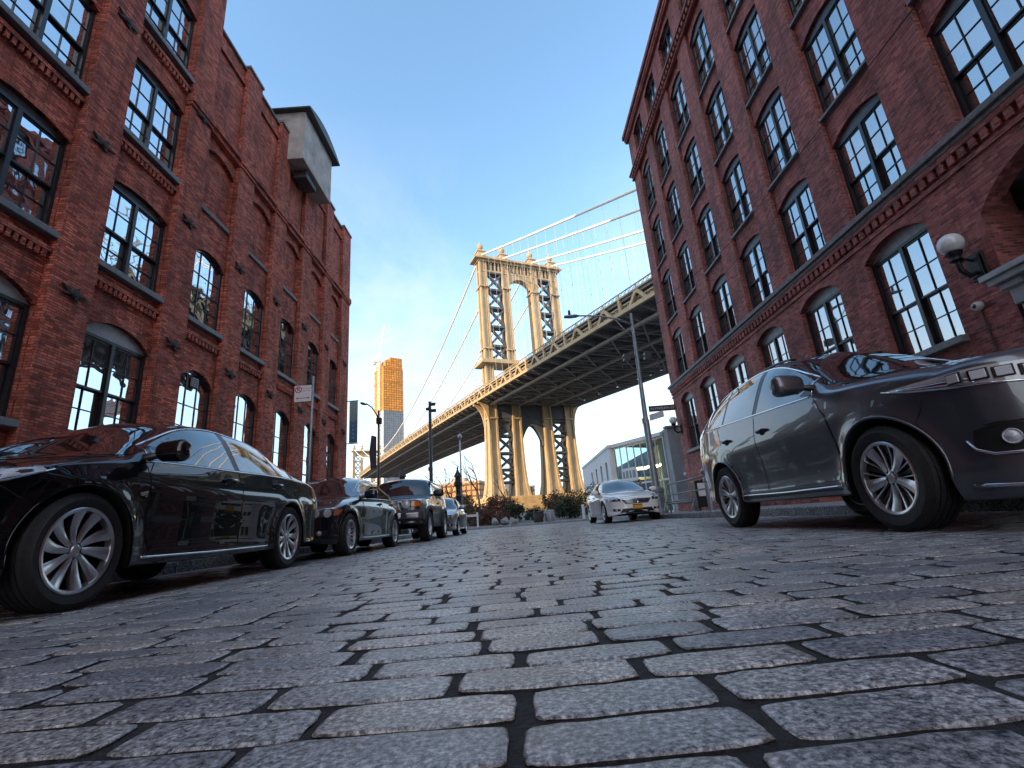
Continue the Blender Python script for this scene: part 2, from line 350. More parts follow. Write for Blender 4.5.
_wc = {}
def window(parent, sg, x, y, z, w, h, rise, style, glass, panel=None, blind=0., sillw=0, silld=.2, muntin='frame', sillh=.15):
    """frame (outer face in plane x, running inwards) with panes, arch panel, sill and roller blind as sub-parts"""
    key = (sg, round(w,2), round(h,2), round(rise,2), style, glass, panel, muntin)
    if key not in _wc:
        F = lambda u, v, d: (-d*sg, u, v)
        fr = MB(); gl = MB(); pn = MB()
        def bar(u0,u1,v0,v1,d0,d1,mb=fr):
            p = F(u0,v0,d0); q = F(u1,v1,d1)
            mb.box(min(p[0],q[0]),max(p[0],q[0]),u0,u1,v0,v1)
        t = .07
        bar(0,t,0,h,0,.16); bar(w-t,w,0,h,0,.16); bar(t,w-t,0,t*.8,.001,.16)
        if style == 'double':
            bar(t,w-t,h-t,h,.001,.16)
            bar(w/2-.045,w/2+.045,t*.8,h-t,-.005,.16)
            for a, b in ((t, w/2-.045), (w/2+.045, w-t)):
                m = t*.8 + (h-t-t*.8)*.47
                for v0, v1, d in ((m-.03, h-t, .03), (t*.8, m+.03, .085)):
                    s = .036
                    bar(a,a+s,v0,v1,d,d+.05); bar(b-s,b,v0,v1,d,d+.05); bar(a+s,b-s,v0,v0+s*1.2,d,d+.05); bar(a+s,b-s,v1-s,v1,d,d+.05)
                    mu = .0085; c = (a+b)/2; e = (v0+v1)/2
                    bar(c-mu,c+mu,v0+s,v1-s,d+.004,d+.04); bar(a+s,c-mu,e-mu,e+mu,d+.006,d+.04); bar(c+mu,b-s,e-mu,e+mu,d+.006,d+.04)
                    ti = random.uniform(-.004,.004); tj = random.uniform(-.004,.004)
                    gl.add([F(a+s*.5,v0+s*.5,d+.028+ti),F(b-s*.5,v0+s*.5,d+.028-ti),F(b-s*.5,v1-s*.5,d+.028-ti+tj),F(a+s*.5,v1-s*.5,d+.028+ti+tj)],[(0,1,2,3)])
            if rise > 0:
                A = arc(0, w, h, rise)
                pn.prism([(0,h)] + A[1:-1] + [(w,h)], F, .02, .14)
        else:   # many-light sash under an arched head
            cols, rws = (3,5) if style == 'many' else (3,4)
            A = arc(t*.6, w-t*.6, h-.0, rise*.9) ; B = arc(0, w, h, rise)
            fr.prism(A + B[::-1], F, 0, .16)
            for i in range(1, cols):
                u = t + (w-2*t)*i/cols; zt = h + rise*.9*(1-((2*u/w-1)**2)) - .01
                bar(u-.014,u+.014,t*.8,zt,.03,.07)
            for j in range(1, rws):
                v = t*.8 + (h-t*.8)*j/rws
                k = .03 if j == 2 else .014
                bar(t,w-t,v-k,v+k,.034,.068)
            pts = [(t*.8,t*.6),(w-t*.8,t*.6)] + arc(t*.6, w-t*.6, h, rise*.9)[::-1]
            gl.add([F(u,v,.05) for u,v in pts], [tuple(range(len(pts)))])
        _wc[key] = (fr.build('window', M[muntin]), gl.build('pane', M[glass], recalc=True), pn.build('arch_panel', M[panel]) if pn.v and panel else None)
        f0, g0, p0 = _wc[key]; f0.parent = parent; g0.parent = f0
        if p0: p0.parent = f0
        f = f0
        f.location = (x, y, z)
    else:
        f0, g0, p0 = _wc[key]
        f = inst(f0, parent, (x, y, z)); inst(g0, f)
        if p0: inst(p0, f)
    if blind > 0:
        b = MB(); hb = h*blind
        n = 7; u0 = .09; u1 = w-.09
        b.box(-sg*.24-.002, -sg*.24+.002, u0, u1, h-hb, h+.02)
        b.box(-sg*.24-.012, -sg*.24+.012, u0, u1, h-hb-.03, h-hb)
        b.build('blind', M['blind'], f)
    if sillw:
        s = MB(); a = -sg*silld; c = sg*sillw
        s.box(min(a,c),max(a,c),-.06,w+.06,-sillh,-.005)
        s.build('sill', M['sill'], f, bevel=.012)
    return f

M['lime'] = pmat('old_whitewash', (.42,.36,.33), .9, var=.45, vscale=5)
def build_left():
    root = thing('brick_warehouse', 'red brick warehouse on the left with star wall anchors and a grey rooftop box', 'building', (XL,12,0))
    fnW = lambda u, v, d: (-d, u-12, v)      # local to the root
    PY = [(5.35,6.3),(8.3,9.25),(11.25,12.2),(13.85,14.8),(16.4,17.35),(18.95,19.9),(21.5,22.42),(23.9,25.1)]
    D = .17; FD = .25
    D2 = .16; FD2 = .23
    wall = MB(); TALL = 37; LOW = 17.35
    # tall near part
    rowsW = lambda a, b: [(a,b,2.75,5.0,.38),(a,b,6.62,8.8,.16),(a,b,10.3,12.6,.14),(a,b,13.95,16.3,.14)]
    bay_wall(wall, fnW, 6.3, 8.3, rowsW(6.34,8.27), D, .95, 0, TALL)
    bay_wall(wall, fnW, 9.25, 11.25, rowsW(9.29,11.22), D, .95, 0, TALL)
    wall.box(-.95,-D,-30-12,5.35-12,0,TALL)
    for y0, y1 in PY[:3]: wall.box(-.95,-D+.01,y0-12,y1-12,0,TALL)
    # lower far part
    low = [(12.2,13.85),(14.8,16.4),(17.35,18.95),(19.9,21.5),(22.42,23.9)]
    for i, (a, b) in enumerate(low):
        c, e = a+.08, b-.03
        bay_wall(wall, fnW, a, b, [(c,e,1.7,4.75,.42),(c,e,6.62,8.72,.30),(c,e,10.35,12.35,.28)], D2, .95, 0, LOW)
    for y0, y1 in PY[3:]: wall.box(-.95,-D2+.01,y0-12,y1-12,0,LOW)
    wall.build('wall', M['brickL'], root)
    for a, b in low:
        blk = MB(); blk.box(-.7,-.27,a+.08-12,b-.03-12,10.35,12.7); blk.build('bricked_up_opening', M['brickL'], root)
    # pilasters
    for k, (y0, y1) in enumerate(PY):
        p = MB(); top = TALL if k < 3 else LOW+.12
        p.box(-D, 0, y0-12, y1-12, 0, top)
        if k >= 2:
            p.box(-D, .05, y0-.03-12, y1+.03-12, 13.0, 13.12); p.box(-D, .09, y0-.05-12, y1+.05-12, 13.12, 13.38)
        p.build('pilaster', M['brickL'], root, bevel=.012)
        if k >= 1:
            an = None
            for z in (5.5, 9.25) + ((13.0,) if k < 3 else ()):
                s = MB(); n = 10; pts = []
                for j in range(n):
                    t = math.pi*j/5; r = .27 if j % 2 == 0 else .11
                    pts.append((r*math.cos(t)*1.25, r*math.sin(t)*.62))
                s.prism(pts, lambda u,v,d: (d, u, v), .012, .055)
                s.lathe([(.09,.055),(.07,.09),(0,.1)], 10, axis='x')
                s.build('wall_anchor', M['rust'], root, loc=(0.0, (y0+y1)/2-12, z))
    # corbel strips and string bands
    def corbel(a, b, z, n):
        co = MB()
        co.box(-D-.02, -D+.10, a-12+.02, b-12-.02, z+.16, z+.26)
        w = (b-a-.1)/n
        for i in range(n):
            co.box(-D-.02, -D+.09, a-12+.05+i*w, a-12+.05+i*w+w*.55, z, z+.165)
        co.build('corbel', M['brickL'], root)
    for a, b in ((6.3,8.3),(9.25,11.25)):
        for z in (6.0, 9.75, 13.35): corbel(a, b, z, 14)
    DD = D; D = D2
    for a, b in low: corbel(a, b, 5.95, 10)
    for a, b in low:
        co = MB()
        co.box(-D-.02, -D+.16, a-12, b-12, 13.02, 13.2); co.box(-D-.02, -D+.24, a-12, b-12, 13.2, 13.38)
        co.build('string_band', M['brickL'], root)
        co = MB(); co.box(-D-.02, -D+.08, a-12, b-12, 16.6, 16.75); co.build('parapet_band', M['brickL'], root)
        cap = MB(); cap.box(-1.0,-D2+.08,a-12,b-12,LOW,LOW+.09); cap.build('coping', M['stone'], root)
        cap = MB(); cap.box(-.55,-D2+.07,a-12+.1,b-12-.08,10.22,10.35); cap.build('blind_sill', M['stone'], root)
    for y0, y1 in PY[3:]:
        cap = MB(); cap.box(-1.0,.05,y0-12-.03,y1-12+.03,LOW+.12,LOW+.22); cap.build('pilaster_cap', M['stone'], root)
    body = MB()
    body.box(-60,-.95,-42,.2,0,TALL-.3); body.box(-40,-.96,.2,13.09,15.8,LOW-.5)
    body.box(-40,-2.9,.2,13.09,0,15.8)
    body.build('main_block', M['room'], root)
    tb = MB(); tb.box(-116,-52,-60,-1,0,112); tb.box(-100,-70,-50,-6,112,120); tb.build('unseen_shade_tower', M['brickL'], root)  # separate unseen tower, added only to shade the near bridge deck
    w2 = MB(); w2.box(-60.2,-.97,.201,.5,17,TALL-.1); w2.box(-40,-.94,13.1-.0,13.12,0,LOW); w2.build('end_wall', M['brickL'], root)
    # windows
    for (a, b) in ((6.34,8.27),(9.29,11.22)):
        for j, (z, h, r) in enumerate(((2.75,2.25,.38),(6.62,2.18,.16),(10.3,2.3,.14),(13.95,2.35,.14))):
            window(root, 1, -FD, a-12, z, b-a, h, r, 'double', 'glassD', 'archdark' if j else 'archpanel', blind=random.choice((0,.3,.5,.5)) , sillw=.24, silld=.1)
    for i, (a, b) in enumerate(low):
        c, e = a+.08, b-.03
        window(root, 1, -FD2, c-12, 1.7, e-c, 3.05, .42, 'many', 'glassD', muntin='frame', blind=.55 if i in (1,) else 0)
        window(root, 1, -FD2, c-12, 6.62, e-c, 2.1, .30, 'many4', 'glassD', muntin='frame', sillw=.22, silld=.1)
    # little louvre in the head of one ground floor window
    lv = MB(); lv.box(-FD2-.02,-FD2+.05,12.95-12,13.2-12,4.72,4.98)
    lo = lv.build('vent_louvre', M['archpanel'], root)
    l2 = MB()
    for k in range(4): l2.box(-FD2+.05,-FD2+.058,12.98-12,13.17-12,4.755+k*.055,4.785+k*.055)
    l2.build('slat', M['frame'], lo)
    # grey box on the roof
    bx = MB(); bx.box(-3.2,.70,17.0-12,20.1-12,16.1,18.62)
    bo = bx.build('rooftop_bulkhead', M['render'], root, bevel=.02)
    rf = MB(); n = 10
    prof = [(16.78-12,18.625)] + [(16.78-12+(20.45-16.78)*i/n, 18.70+.42*math.sin(math.pi*i/n)) for i in range(n+1)] + [(20.45-12,18.625)]
    rf.prism(prof, lambda u,v,d: (d,u,v), -3.4, .98)
    rf.build('roof', M['roofmetal'], bo)
    hb = MB(); hb.box(-.02,.55,17.7-12,18.75-12,15.72,16.098); hb.build('hoist_hatch', M['roofmetal'], bo, bevel=.015)
    # pale drain streak pipe
    ws = MB(); ws.box(-D2-.01,-D2+.004,19.98-12,20.24-12,9.2,13.0); ws.box(-D2-.01,-D2+.004,19.98-12,20.22-12,13.4,15.9); ws.build('whitewash_strip', M['lime'], root)
    return root

def build_right():
    root = thing('brick_warehouse', 'maroon brick warehouse on the right with ranks of paired sash windows', 'building', (XR,12,0))
    fnW = lambda u, v, d: (d, u-12, v)
    win = [(23.33,25.12),(20.56,22.35),(17.66,19.45),(14.83,16.6),(11.94,13.75),(9.03,10.88),(5.83,7.74)]
    D = .13; FD = .20
    wall = MB()
    # ground floor: flush wall, arched openings; basement lights
    ed = [26.25] + [(win[i][0]+win[i+1][1])/2 for i in range(6)]   # bay edges, far to near
    for i in range(6):
        hi, lo = ed[i], ed[i+1] if i < 5 else 8.0
        a, b = win[i]
        bay_wall(wall, fnW, lo, hi, [(a+.15,b-.25,.55,1.35,.3),(a,b,3.22,5.82,.30)], 0, .8, 0, 6.30)
    # entrance bay
    A = arc(5.0, 7.95, 5.25, .7, 16)
    wall.prism(A + [(8.0,5.25),(8.0,6.3),(4.9,6.3),(4.9,5.25)], fnW, 0, .36)
    wall.prism([(7.95,0),(8.0,0),(8.0,5.25),(7.95,5.25)], fnW, 0, 1.6)
    wall.box(0,.8,-42,4.9-12,0,6.3); wall.box(0,1.6,4.9-12,5.0-12,0,5.25)
    # band
    wall.box(.001,.8,-42,26.25-12,6.30,7.0)
    # upper storeys: recessed spandrel bays
    rows = [(7.16,9.42,.27),(10.42,12.93,.24),(13.92,16.48,.23),(17.45,20.25,.36)]
    for i, (a, b) in enumerate(win):
        bay_wall(wall, fnW, a, b, [(a,b,s,p,r) for s,p,r in rows], D, .9, 7.0, 21.0)
    pe = [(25.12,26.25)] + [(win[i+1][1], win[i][0]) for i in range(6)] + [(-30, 5.83)]
    for a, b in pe: wall.box(D+.01,.9,a-12,b-12,7.0,21.0)
    # attic storey
    for i in range(7):
        hi = 26.25 if i == 0 else (win[i-1][0]+win[i][1])/2
        lo = (win[i][0]+win[i+1][1])/2 if i < 6 else 5.0
        a, b = win[i]
        bay_wall(wall, fnW, lo, hi, [(a+.05,b-.05,21.85,23.55,.16)], .02, .8, 21.0, 24.35)
    wall.box(.02,.8,-42,5.0-12,21.0,24.35)
    wall.box(.8,30,14.24,14.25,0,24.3)
    wall.build('wall', M['brickR'], root)
    for a, b in pe:
        p = MB(); p.box(0,D,a-12,b-12,7.02,21.0); p.build('pilaster', M['brickR'], root, bevel=.01)
    st = MB()
    st.box(-.17,.1,-42,26.38-12,6.88,7.02); st.box(-.10,.1,-42,26.33-12,6.78,6.878)
    st.build('string_course', M['stone'], root, bevel=.015)
    de = MB(); y = 26.2
    while y > 4.0:
        de.box(-.075,.05,y-.13-12,y-12,6.46,6.66); y -= .235
    de.box(-.085,.05,-42,26.3-12,6.662,6.775); de.box(-.04,.05,-42,26.28-12,6.3,6.40)
    y = 26.2
    while y > 4.0:
        de.box(-.20,.05,y-.16-12,y-12,21.12,21.36); y -= .30
    de.box(-.25,.05,-42,26.45-12,21.362,21.5); de.box(-.16,.05,-42,26.4-12,21.502,21.6); de.box(-.12,.06,-42,26.35-12,21.0,21.118)
    de.box(-.14,.05,-42,26.4-12,24.0,24.12)
    de.build('dentil_band', M['brickR'], root)
    cp = MB(); cp.box(-.30,.9,-42,26.5-12,24.35,24.62); cp.box(-.20,.9,-42,26.42-12,24.12,24.348); cp.build('cornice', M['brickR'], root, bevel=.02)
    body = MB(); body.box(.37,3.2,4.9-12,8.0-12,5.96,6.29); body.box(3.2,40,-42,14.2,0,24.3); body.box(.9,3.2,-42,14.2,24.0,24.3)
    body.box(.8,3.2,-42,14.2,6.4,6.9); body.box(.9,3.2,-42,14.2,9.9,10.1); body.box(.9,3.2,-42,14.2,13.3,13.5); body.box(.9,3.2,-42,14.2,16.8,17.0); body.box(.9,3.2,-42,14.2,21.0,21.3)
    body.build('main_block', M['room'], root)
    rng = random.Random(5)
    for i, (a, b) in enumerate(win):
        for j, (s, p, r) in enumerate(rows):
            window(root, -1, FD, a-12, s, b-a, p-s, r, 'double', 'glass', 'archdark', blind=rng.choice((.3,.5,.55,.8,1.0,1.0)), sillw=.20 if j else 0, silld=.1, sillh=.085)
        window(root, -1, .18, a+.05-12, 21.85, b-a-.1, 1.7, .16, 'double', 'glass', 'archdark', blind=.6)
        if i < 6:
            window(root, -1, .16, a-12, 3.22, b-a, 2.6, .30, 'double', 'glass', 'archpanel', blind=rng.choice((.6,.9,1.0)), sillw=.33, silld=.1)
            window(root, -1, .40, a+.15-12, .55, b-a-.4, .8, .3, 'many4', 'glassD', muntin='frame')
    # entrance canopy
    cn = MB(); cn.box(-.42,.3,4.9-12,8.05-12,3.86,3.97); cn.box(-.36,.3,4.95-12,7.98-12,3.74,3.858)
    co = cn.build('door_canopy', M['archpanel'], root, bevel=.012)
    bk = MB(); bk.box(-.16,.1,7.55-12,7.85-12,3.32,3.738); bk.box(-.26,.1,7.5-12,7.9-12,3.62,3.737); bk.box(-.1,.1,7.6-12,7.8-12,2.9,3.318)
    bk.build('bracket', M['archpanel'], co, bevel=.02)
    dr = MB(); dr.box(1.4,1.58,5.2-12,7.6-12,.15,3.2); dr.build('door', M['frame'], root)
    return root
left_house = build_left()
right_house = build_right()
# ------------------------------------------------------------------ vehicles
class Car:
    def __init__(s, name, label, cat, sp, loc, rz, group=None):
        s.sp = sp; s.root = thing(name, label, cat, loc, rz, group)
        s.sf = sp['fa']; s.sr = sp['fa'] + sp['wb']; s.x0 = sp['fa'] + sp['wb']/2     # local x = x0 - s
        s.body()
    def X(s, q): return s.x0 - q
    def half(s, q):
        sp = s.sp; R = sp['arch']; zc = sp['wr']
        w = sp['w'](q); zb = sp['zb'](q); fl = None
        for a in (s.sf, s.sr):
            d = q - a
            if abs(d) < R: zb = max(zb, zc + math.sqrt(R*R - d*d))
        zt = sp['top'](q); zbelt = sp['belt'](q); wc = sp['wc'](q); zcn = sp['zc'](q); wt = sp['wt'](q)
        g = sp['g']
        pts = []
        def side(z):
            y = w*g(z)
            for a in (s.sf, s.sr):
                r = math.hypot(q-a, z-zc)
                if r < R+.25: y += sp.get('flare', .018)*math.exp(-((r-R)/.07)**2)
            return y
        yb = side(zb)
        pts += [(0, zb), (yb*.5, zb), (yb-.05, zb), (yb-.012, zb+.004)]
        NS = 24
        for i in range(NS+1):
            t = i/NS; z = zb + .012 + (zbelt-zb-.012)*t
            pts.append((side(z), z))
        p0 = pts[-1]; NU = 20
        for i in range(1, NU+1):
            t = i/NU; t = t if wt < 1.6 else (.5+ .5*(1-math.cos(math.pi*t)) - .5 if False else t)
            b0 = (1-t)**2; b1 = 2*t*(1-t)*wt; b2 = t*t; d = b0+b1+b2
            pts.append(((b0*p0[0]+b1*wc)/d, (b0*p0[1]+b1*zcn+b2*zt)/d))
        return pts
    def body(s):
        sp = s.sp; Lc = sp['L']; R = sp['arch']
        st = set(np.round(np.arange(sp['cf'], Lc-sp['cr']+.001, .045), 4).tolist()) | {sp['cf'], Lc-sp['cr']}
        for a in (s.sf, s.sr):
            for i in range(25):
                st.add(round(a - R*math.cos(math.pi*i/24)*.9999, 5))
            st.add(round(a-R-.0015,5)); st.add(round(a+R+.0015,5))
        st = sorted(x for x in st if sp['cf'] <= x <= Lc-sp['cr'])
        st = [x for i, x in enumerate(st) if i == 0 or x - st[i-1] > 1e-4]
        rings = []
        def cap(h, q0, D, n, zc, sgn, kz):
            out = []
            for q in (.985,.95,.9,.83,.74,.62,.48,.32,.15,0):
                o = q0 + sgn*D*(1-q**n)**(1/n)
                out.append((o, [(y*q, zc + (z-zc)*(1-kz+kz*q)) for y, z in h]))
            return out
        hf = s.half(st[0]); hr = s.half(st[-1])
        rings += cap(hf, st[0], sp['cf'], sp.get('nf',2.3), sp.get('zf',.5), -1, sp.get('kf',.5))[::-1]
        rings += [(q, s.half(q)) for q in st]
        rings += cap(hr, st[-1], sp['cr'], sp.get('nr',2.6), sp.get('zr',.6), 1, sp.get('kr',.35))
        mb = MB(); n = len(rings[0][1])
        ring_n = 2*n-2
        for q, h in rings:
            x = s.X(q)
            mb.v += [(x, y, z) for y, z in h] + [(x, -y, z) for y, z in h[-2:0:-1]]
        for i in range(len(rings)-1):
            for j in range(ring_n):
                j2 = (j+1) % ring_n
                low = (j < 3) or (j >= ring_n-3)
                mb.f.append((i*ring_n+j, i*ring_n+j2, (i+1)*ring_n+j2, (i+1)*ring_n+j)); mb.m.append(1 if low else 0)
        s.bodyob = mb.build('body', [sp['paint'], M['under']], s.root, smooth=True, angle=48)
        me = s.bodyob.data
        s.bvh = BVHTree.FromPolygons([v.co.copy() for v in me.vertices], [tuple(p.vertices) for p in me.polygons])
    # projection of a 2-D point on the shell
    def frame(s, kind):
        if kind == 'L': return (lambda u,v: Vector((s.X(u), 3, v)), Vector((0,-1,0)))
        if kind == 'R': return (lambda u,v: Vector((s.X(u), -3, v)), Vector((0,1,0)))
        if kind == 'F': return (lambda u,v: Vector((6, u, v)), Vector((-1,0,0)))
        if kind == 'B': return (lambda u,v: Vector((-6, u, v)), Vector((1,0,0)))
        if kind == 'T': return (lambda u,v: Vector((s.X(u), v, 5)), Vector((0,0,-1)))
        if kind in ('FL','FR'):   # looking at the front corner at 45 degrees; u = distance along the corner
            sg = 1 if kind == 'FL' else -1
            d = Vector((-1,-sg,0)).normalized(); a = Vector((-1,sg,0)).normalized()
            o = Vector((s.X(0), sg*s.sp['w'](1.0), 0))
            return (lambda u,v: o + a*u - d*3 + Vector((0,0,v)), d)
    def hit(s, kind, u, v, off=0):
        f, d = s.frame(kind); o = f(u, v)
        loc, nor, _, _ = s.bvh.ray_cast(o, d)
        if loc is None:
            loc, nor, _, _ = s.bvh.find_nearest(o + d*3 if kind in ('L','R','FL','FR') else o+d*4)
        if nor.dot(d) > 0: nor = -nor
        return loc + nor*off, nor
    def patch(s, name, poly, kind, off, mat, parent=None, cell=.045, skirt=.0, bulge=0):
        bm = bmesh.new()
        vs = [bm.verts.new((u, v, 0)) for u, v in poly]
        bm.faces.new(vs)
        us = [p[0] for p in poly]; vv = [p[1] for p in poly]
        for ax, lo, hi in ((0,min(us),max(us)),(1,min(vv),max(vv))):
            k = max(1, int((hi-lo)/cell)); 
            for i in range(1, k):
                co = [0,0,0]; co[ax] = lo+(hi-lo)*i/k; no = [0,0,0]; no[ax] = 1
                bmesh.ops.bisect_plane(bm, geom=bm.verts[:]+bm.edges[:]+bm.faces[:], plane_co=co, plane_no=no, dist=1e-5)
        for v in bm.verts:
            p, nrm = s.hit(kind, v.co.x, v.co.y, off)
            v.co = p
        if skirt:
            be = [e for e in bm.edges if e.is_boundary]
            r = bmesh.ops.extrude_edge_only(bm, edges=be)
            for v in [g for g in r['geom'] if isinstance(g, bmesh.types.BMVert)]:
                loc, nor, _, _ = s.bvh.find_nearest(v.co); v.co = loc - nor*skirt if nor.dot(v.co-loc) > 0 else loc + nor*skirt
        bmesh.ops.recalc_face_normals(bm, faces=bm.faces)
        _, d = s.frame(kind)
        bm.normal_update()
        tot = sum((f.normal*f.calc_area() for f in bm.faces), Vector())
        if tot.dot(d) > 0: bmesh.ops.reverse_faces(bm, faces=bm.faces)
        me = bpy.data.meshes.new(name); bm.to_mesh(me); bm.free()
        me.materials.append(mat); me.polygons.foreach_set('use_smooth', [True]*len(me.polygons))
        if skirt: me.set_sharp_from_angle(angle=rad(40))
        o = bpy.data.objects.new(name, me); C.objects.link(o); o.parent = parent or s.root
        return o
    def strip(s, name, path, kind, r, mat, parent=None, off=0, closed=False, step=.06, n=6):
        pts = []
        P = list(path) + ([path[0]] if closed else [])
        for a, b in zip(P[:-1], P[1:]):
            k = max(1, int(math.hypot(b[0]-a[0], b[1]-a[1])/step))
            for i in range(k): pts.append((a[0]+(b[0]-a[0])*i/k, a[1]+(b[1]-a[1])*i/k))
        pts.append(P[-1])
        mb = MB(); mb.tube([s.hit(kind, u, v, off)[0] for u, v in pts], r, n)
        return mb.build(name, mat, parent or s.root, smooth=True)
    def wheels(s, style, rw=.225, track_in=0.0, rimR=.232):
        sp = s.sp; R = sp['wr']; w = rw
        hub, rim, tyre = wheel_meshes(style, R, w, rimR)
        yo = sp['track'] - w/2
        first = True
        for a in (s.sf, s.sr):
            for sg in (1,-1):
                if first: h = hub; r = rim; t = tyre; r.parent = h; t.parent = h; first = False
                else:
                    h = inst(hub); inst(rim, h); inst(tyre, h)
                h.parent = s.root; h.location = (s.X(a), sg*yo, R)
                h.rotation_euler = (0, random.uniform(0,6), 0 if sg > 0 else math.pi)
    def mirror(s, q, z, mat, size=1.0, kind_mat=None):
        for sg in (1,-1):
            base, _ = s.hit('L' if sg > 0 else 'R', q, z)
            mb = MB()
            # housing : superellipsoid lying across the car
            nu, nv = 14, 18; cx, cy, cz = base.x-.04, base.y + sg*.185*size, z+.055*size
            rows = []
            for i in range(nu+1):
                t = -math.pi/2 + math.pi*i/nu
                for j in range(nv):
                    a = 2*math.pi*j/nv
                    ce = lambda c, e: math.copysign(abs(c)**e, c)
                    yy = ce(math.sin(t), .6)*.125*size; k = ce(math.cos(t), .45)
                    xx = k*ce(math.cos(a), .75); zz = k*ce(math.sin(a), .75)
                    xx = xx*.085*size if xx > 0 else xx*.045*size
                    rows.append((cx + xx - sg*yy*.0 , cy + yy, cz + zz*.088*size*(1+.25*sg*yy/.125/size*.5)))
            o = 0
            mb.v += rows
            for i in range(nu):
                for j in range(nv): mb.f.append((i*nv+j, i*nv+(j+1)%nv, (i+1)*nv+(j+1)%nv, (i+1)*nv+j)); mb.m.append(0)
            mb.tube([base - Vector((0,sg*.02,-.005)), base + Vector((0,sg*.08,.02)), Vector((cx, cy - sg*.06*size, cz-.06*size))], [.035,.026,.03], 8, m=1)
            mo = mb.build('side_mirror', [mat, M['trim']], s.root, smooth=True, angle=60)
            g = MB(); g.add([(cx-.047*size, cy-sg*.1*size, cz-.06*size),(cx-.047*size, cy+sg*.1*size, cz-.065*size),(cx-.047*size, cy+sg*.1*size, cz+.06*size),(cx-.047*size, cy-sg*.1*size, cz+.055*size)],[(0,1,2,3)])
            g.build('mirror_glass', M['chrome'], mo)
    def door(s, poly, handle, side, seam=.0045):
        c = (sum(p[0] for p in poly)/len(poly), sum(p[1] for p in poly)/len(poly))
        big = []
        for u, v in poly:
            du, dv = u-c[0], v-c[1]; l = math.hypot(du, dv); big.append((u+du/l*seam*1.3, v+dv/l*seam*1.3))
        d = s.patch('door', poly, side, .0032, s.sp['paint'])
        s.patch('door_seam', big, side, .0016, M['under'], d)
        if handle:
            q, z = handle; sg = 1 if side == 'L' else -1
            p, n = s.hit(side, q, z)
            mb = MB()
            cup = [s.hit(side, q + .075*math.cos(2*math.pi*i/14)*.8, z + .03*math.sin(2*math.pi*i/14), .0045)[0] for i in range(14)]
            mb.add(cup, [tuple(range(14))], 1)
            a, _ = s.hit(side, q-.095, z+.012, .006); b, _ = s.hit(side, q-.06, z+.014, .032); cc, _ = s.hit(side, q+.07, z+.014, .032); e, _ = s.hit(side, q+.1, z+.012, .006)
            mb.tube([a, b, cc, e], [.012,.015,.015,.012], 8)
            mb.build('handle', [s.sp.get('hmat', s.sp['paint']), M['under']], d, smooth=True, angle=50)
        return d
    def plate(s, kind, z, mat, letters=False, band=None):
        p, n = s.hit(kind, 0, z); sg = 1 if kind == 'F' else -1
        mb = MB(); mb.box(p.x-.02*sg-.012, p.x+.014*sg if sg>0 else p.x-.014+.0, -.155, .155, z-.077, z+.077)
        o = mb.build('license_plate', mat, s.root, bevel=.006)
        if band:
            b = MB(); xx = p.x + sg*.0155
            b.box(min(xx,xx+.001),max(xx,xx+.001),-.15,.15,z+.048,z+.07)
            b.box(min(xx,xx+.001),max(xx,xx+.001),-.15,.15,z-.07,z-.055)
            b.build('plate_band', band, o)
_wm = {}
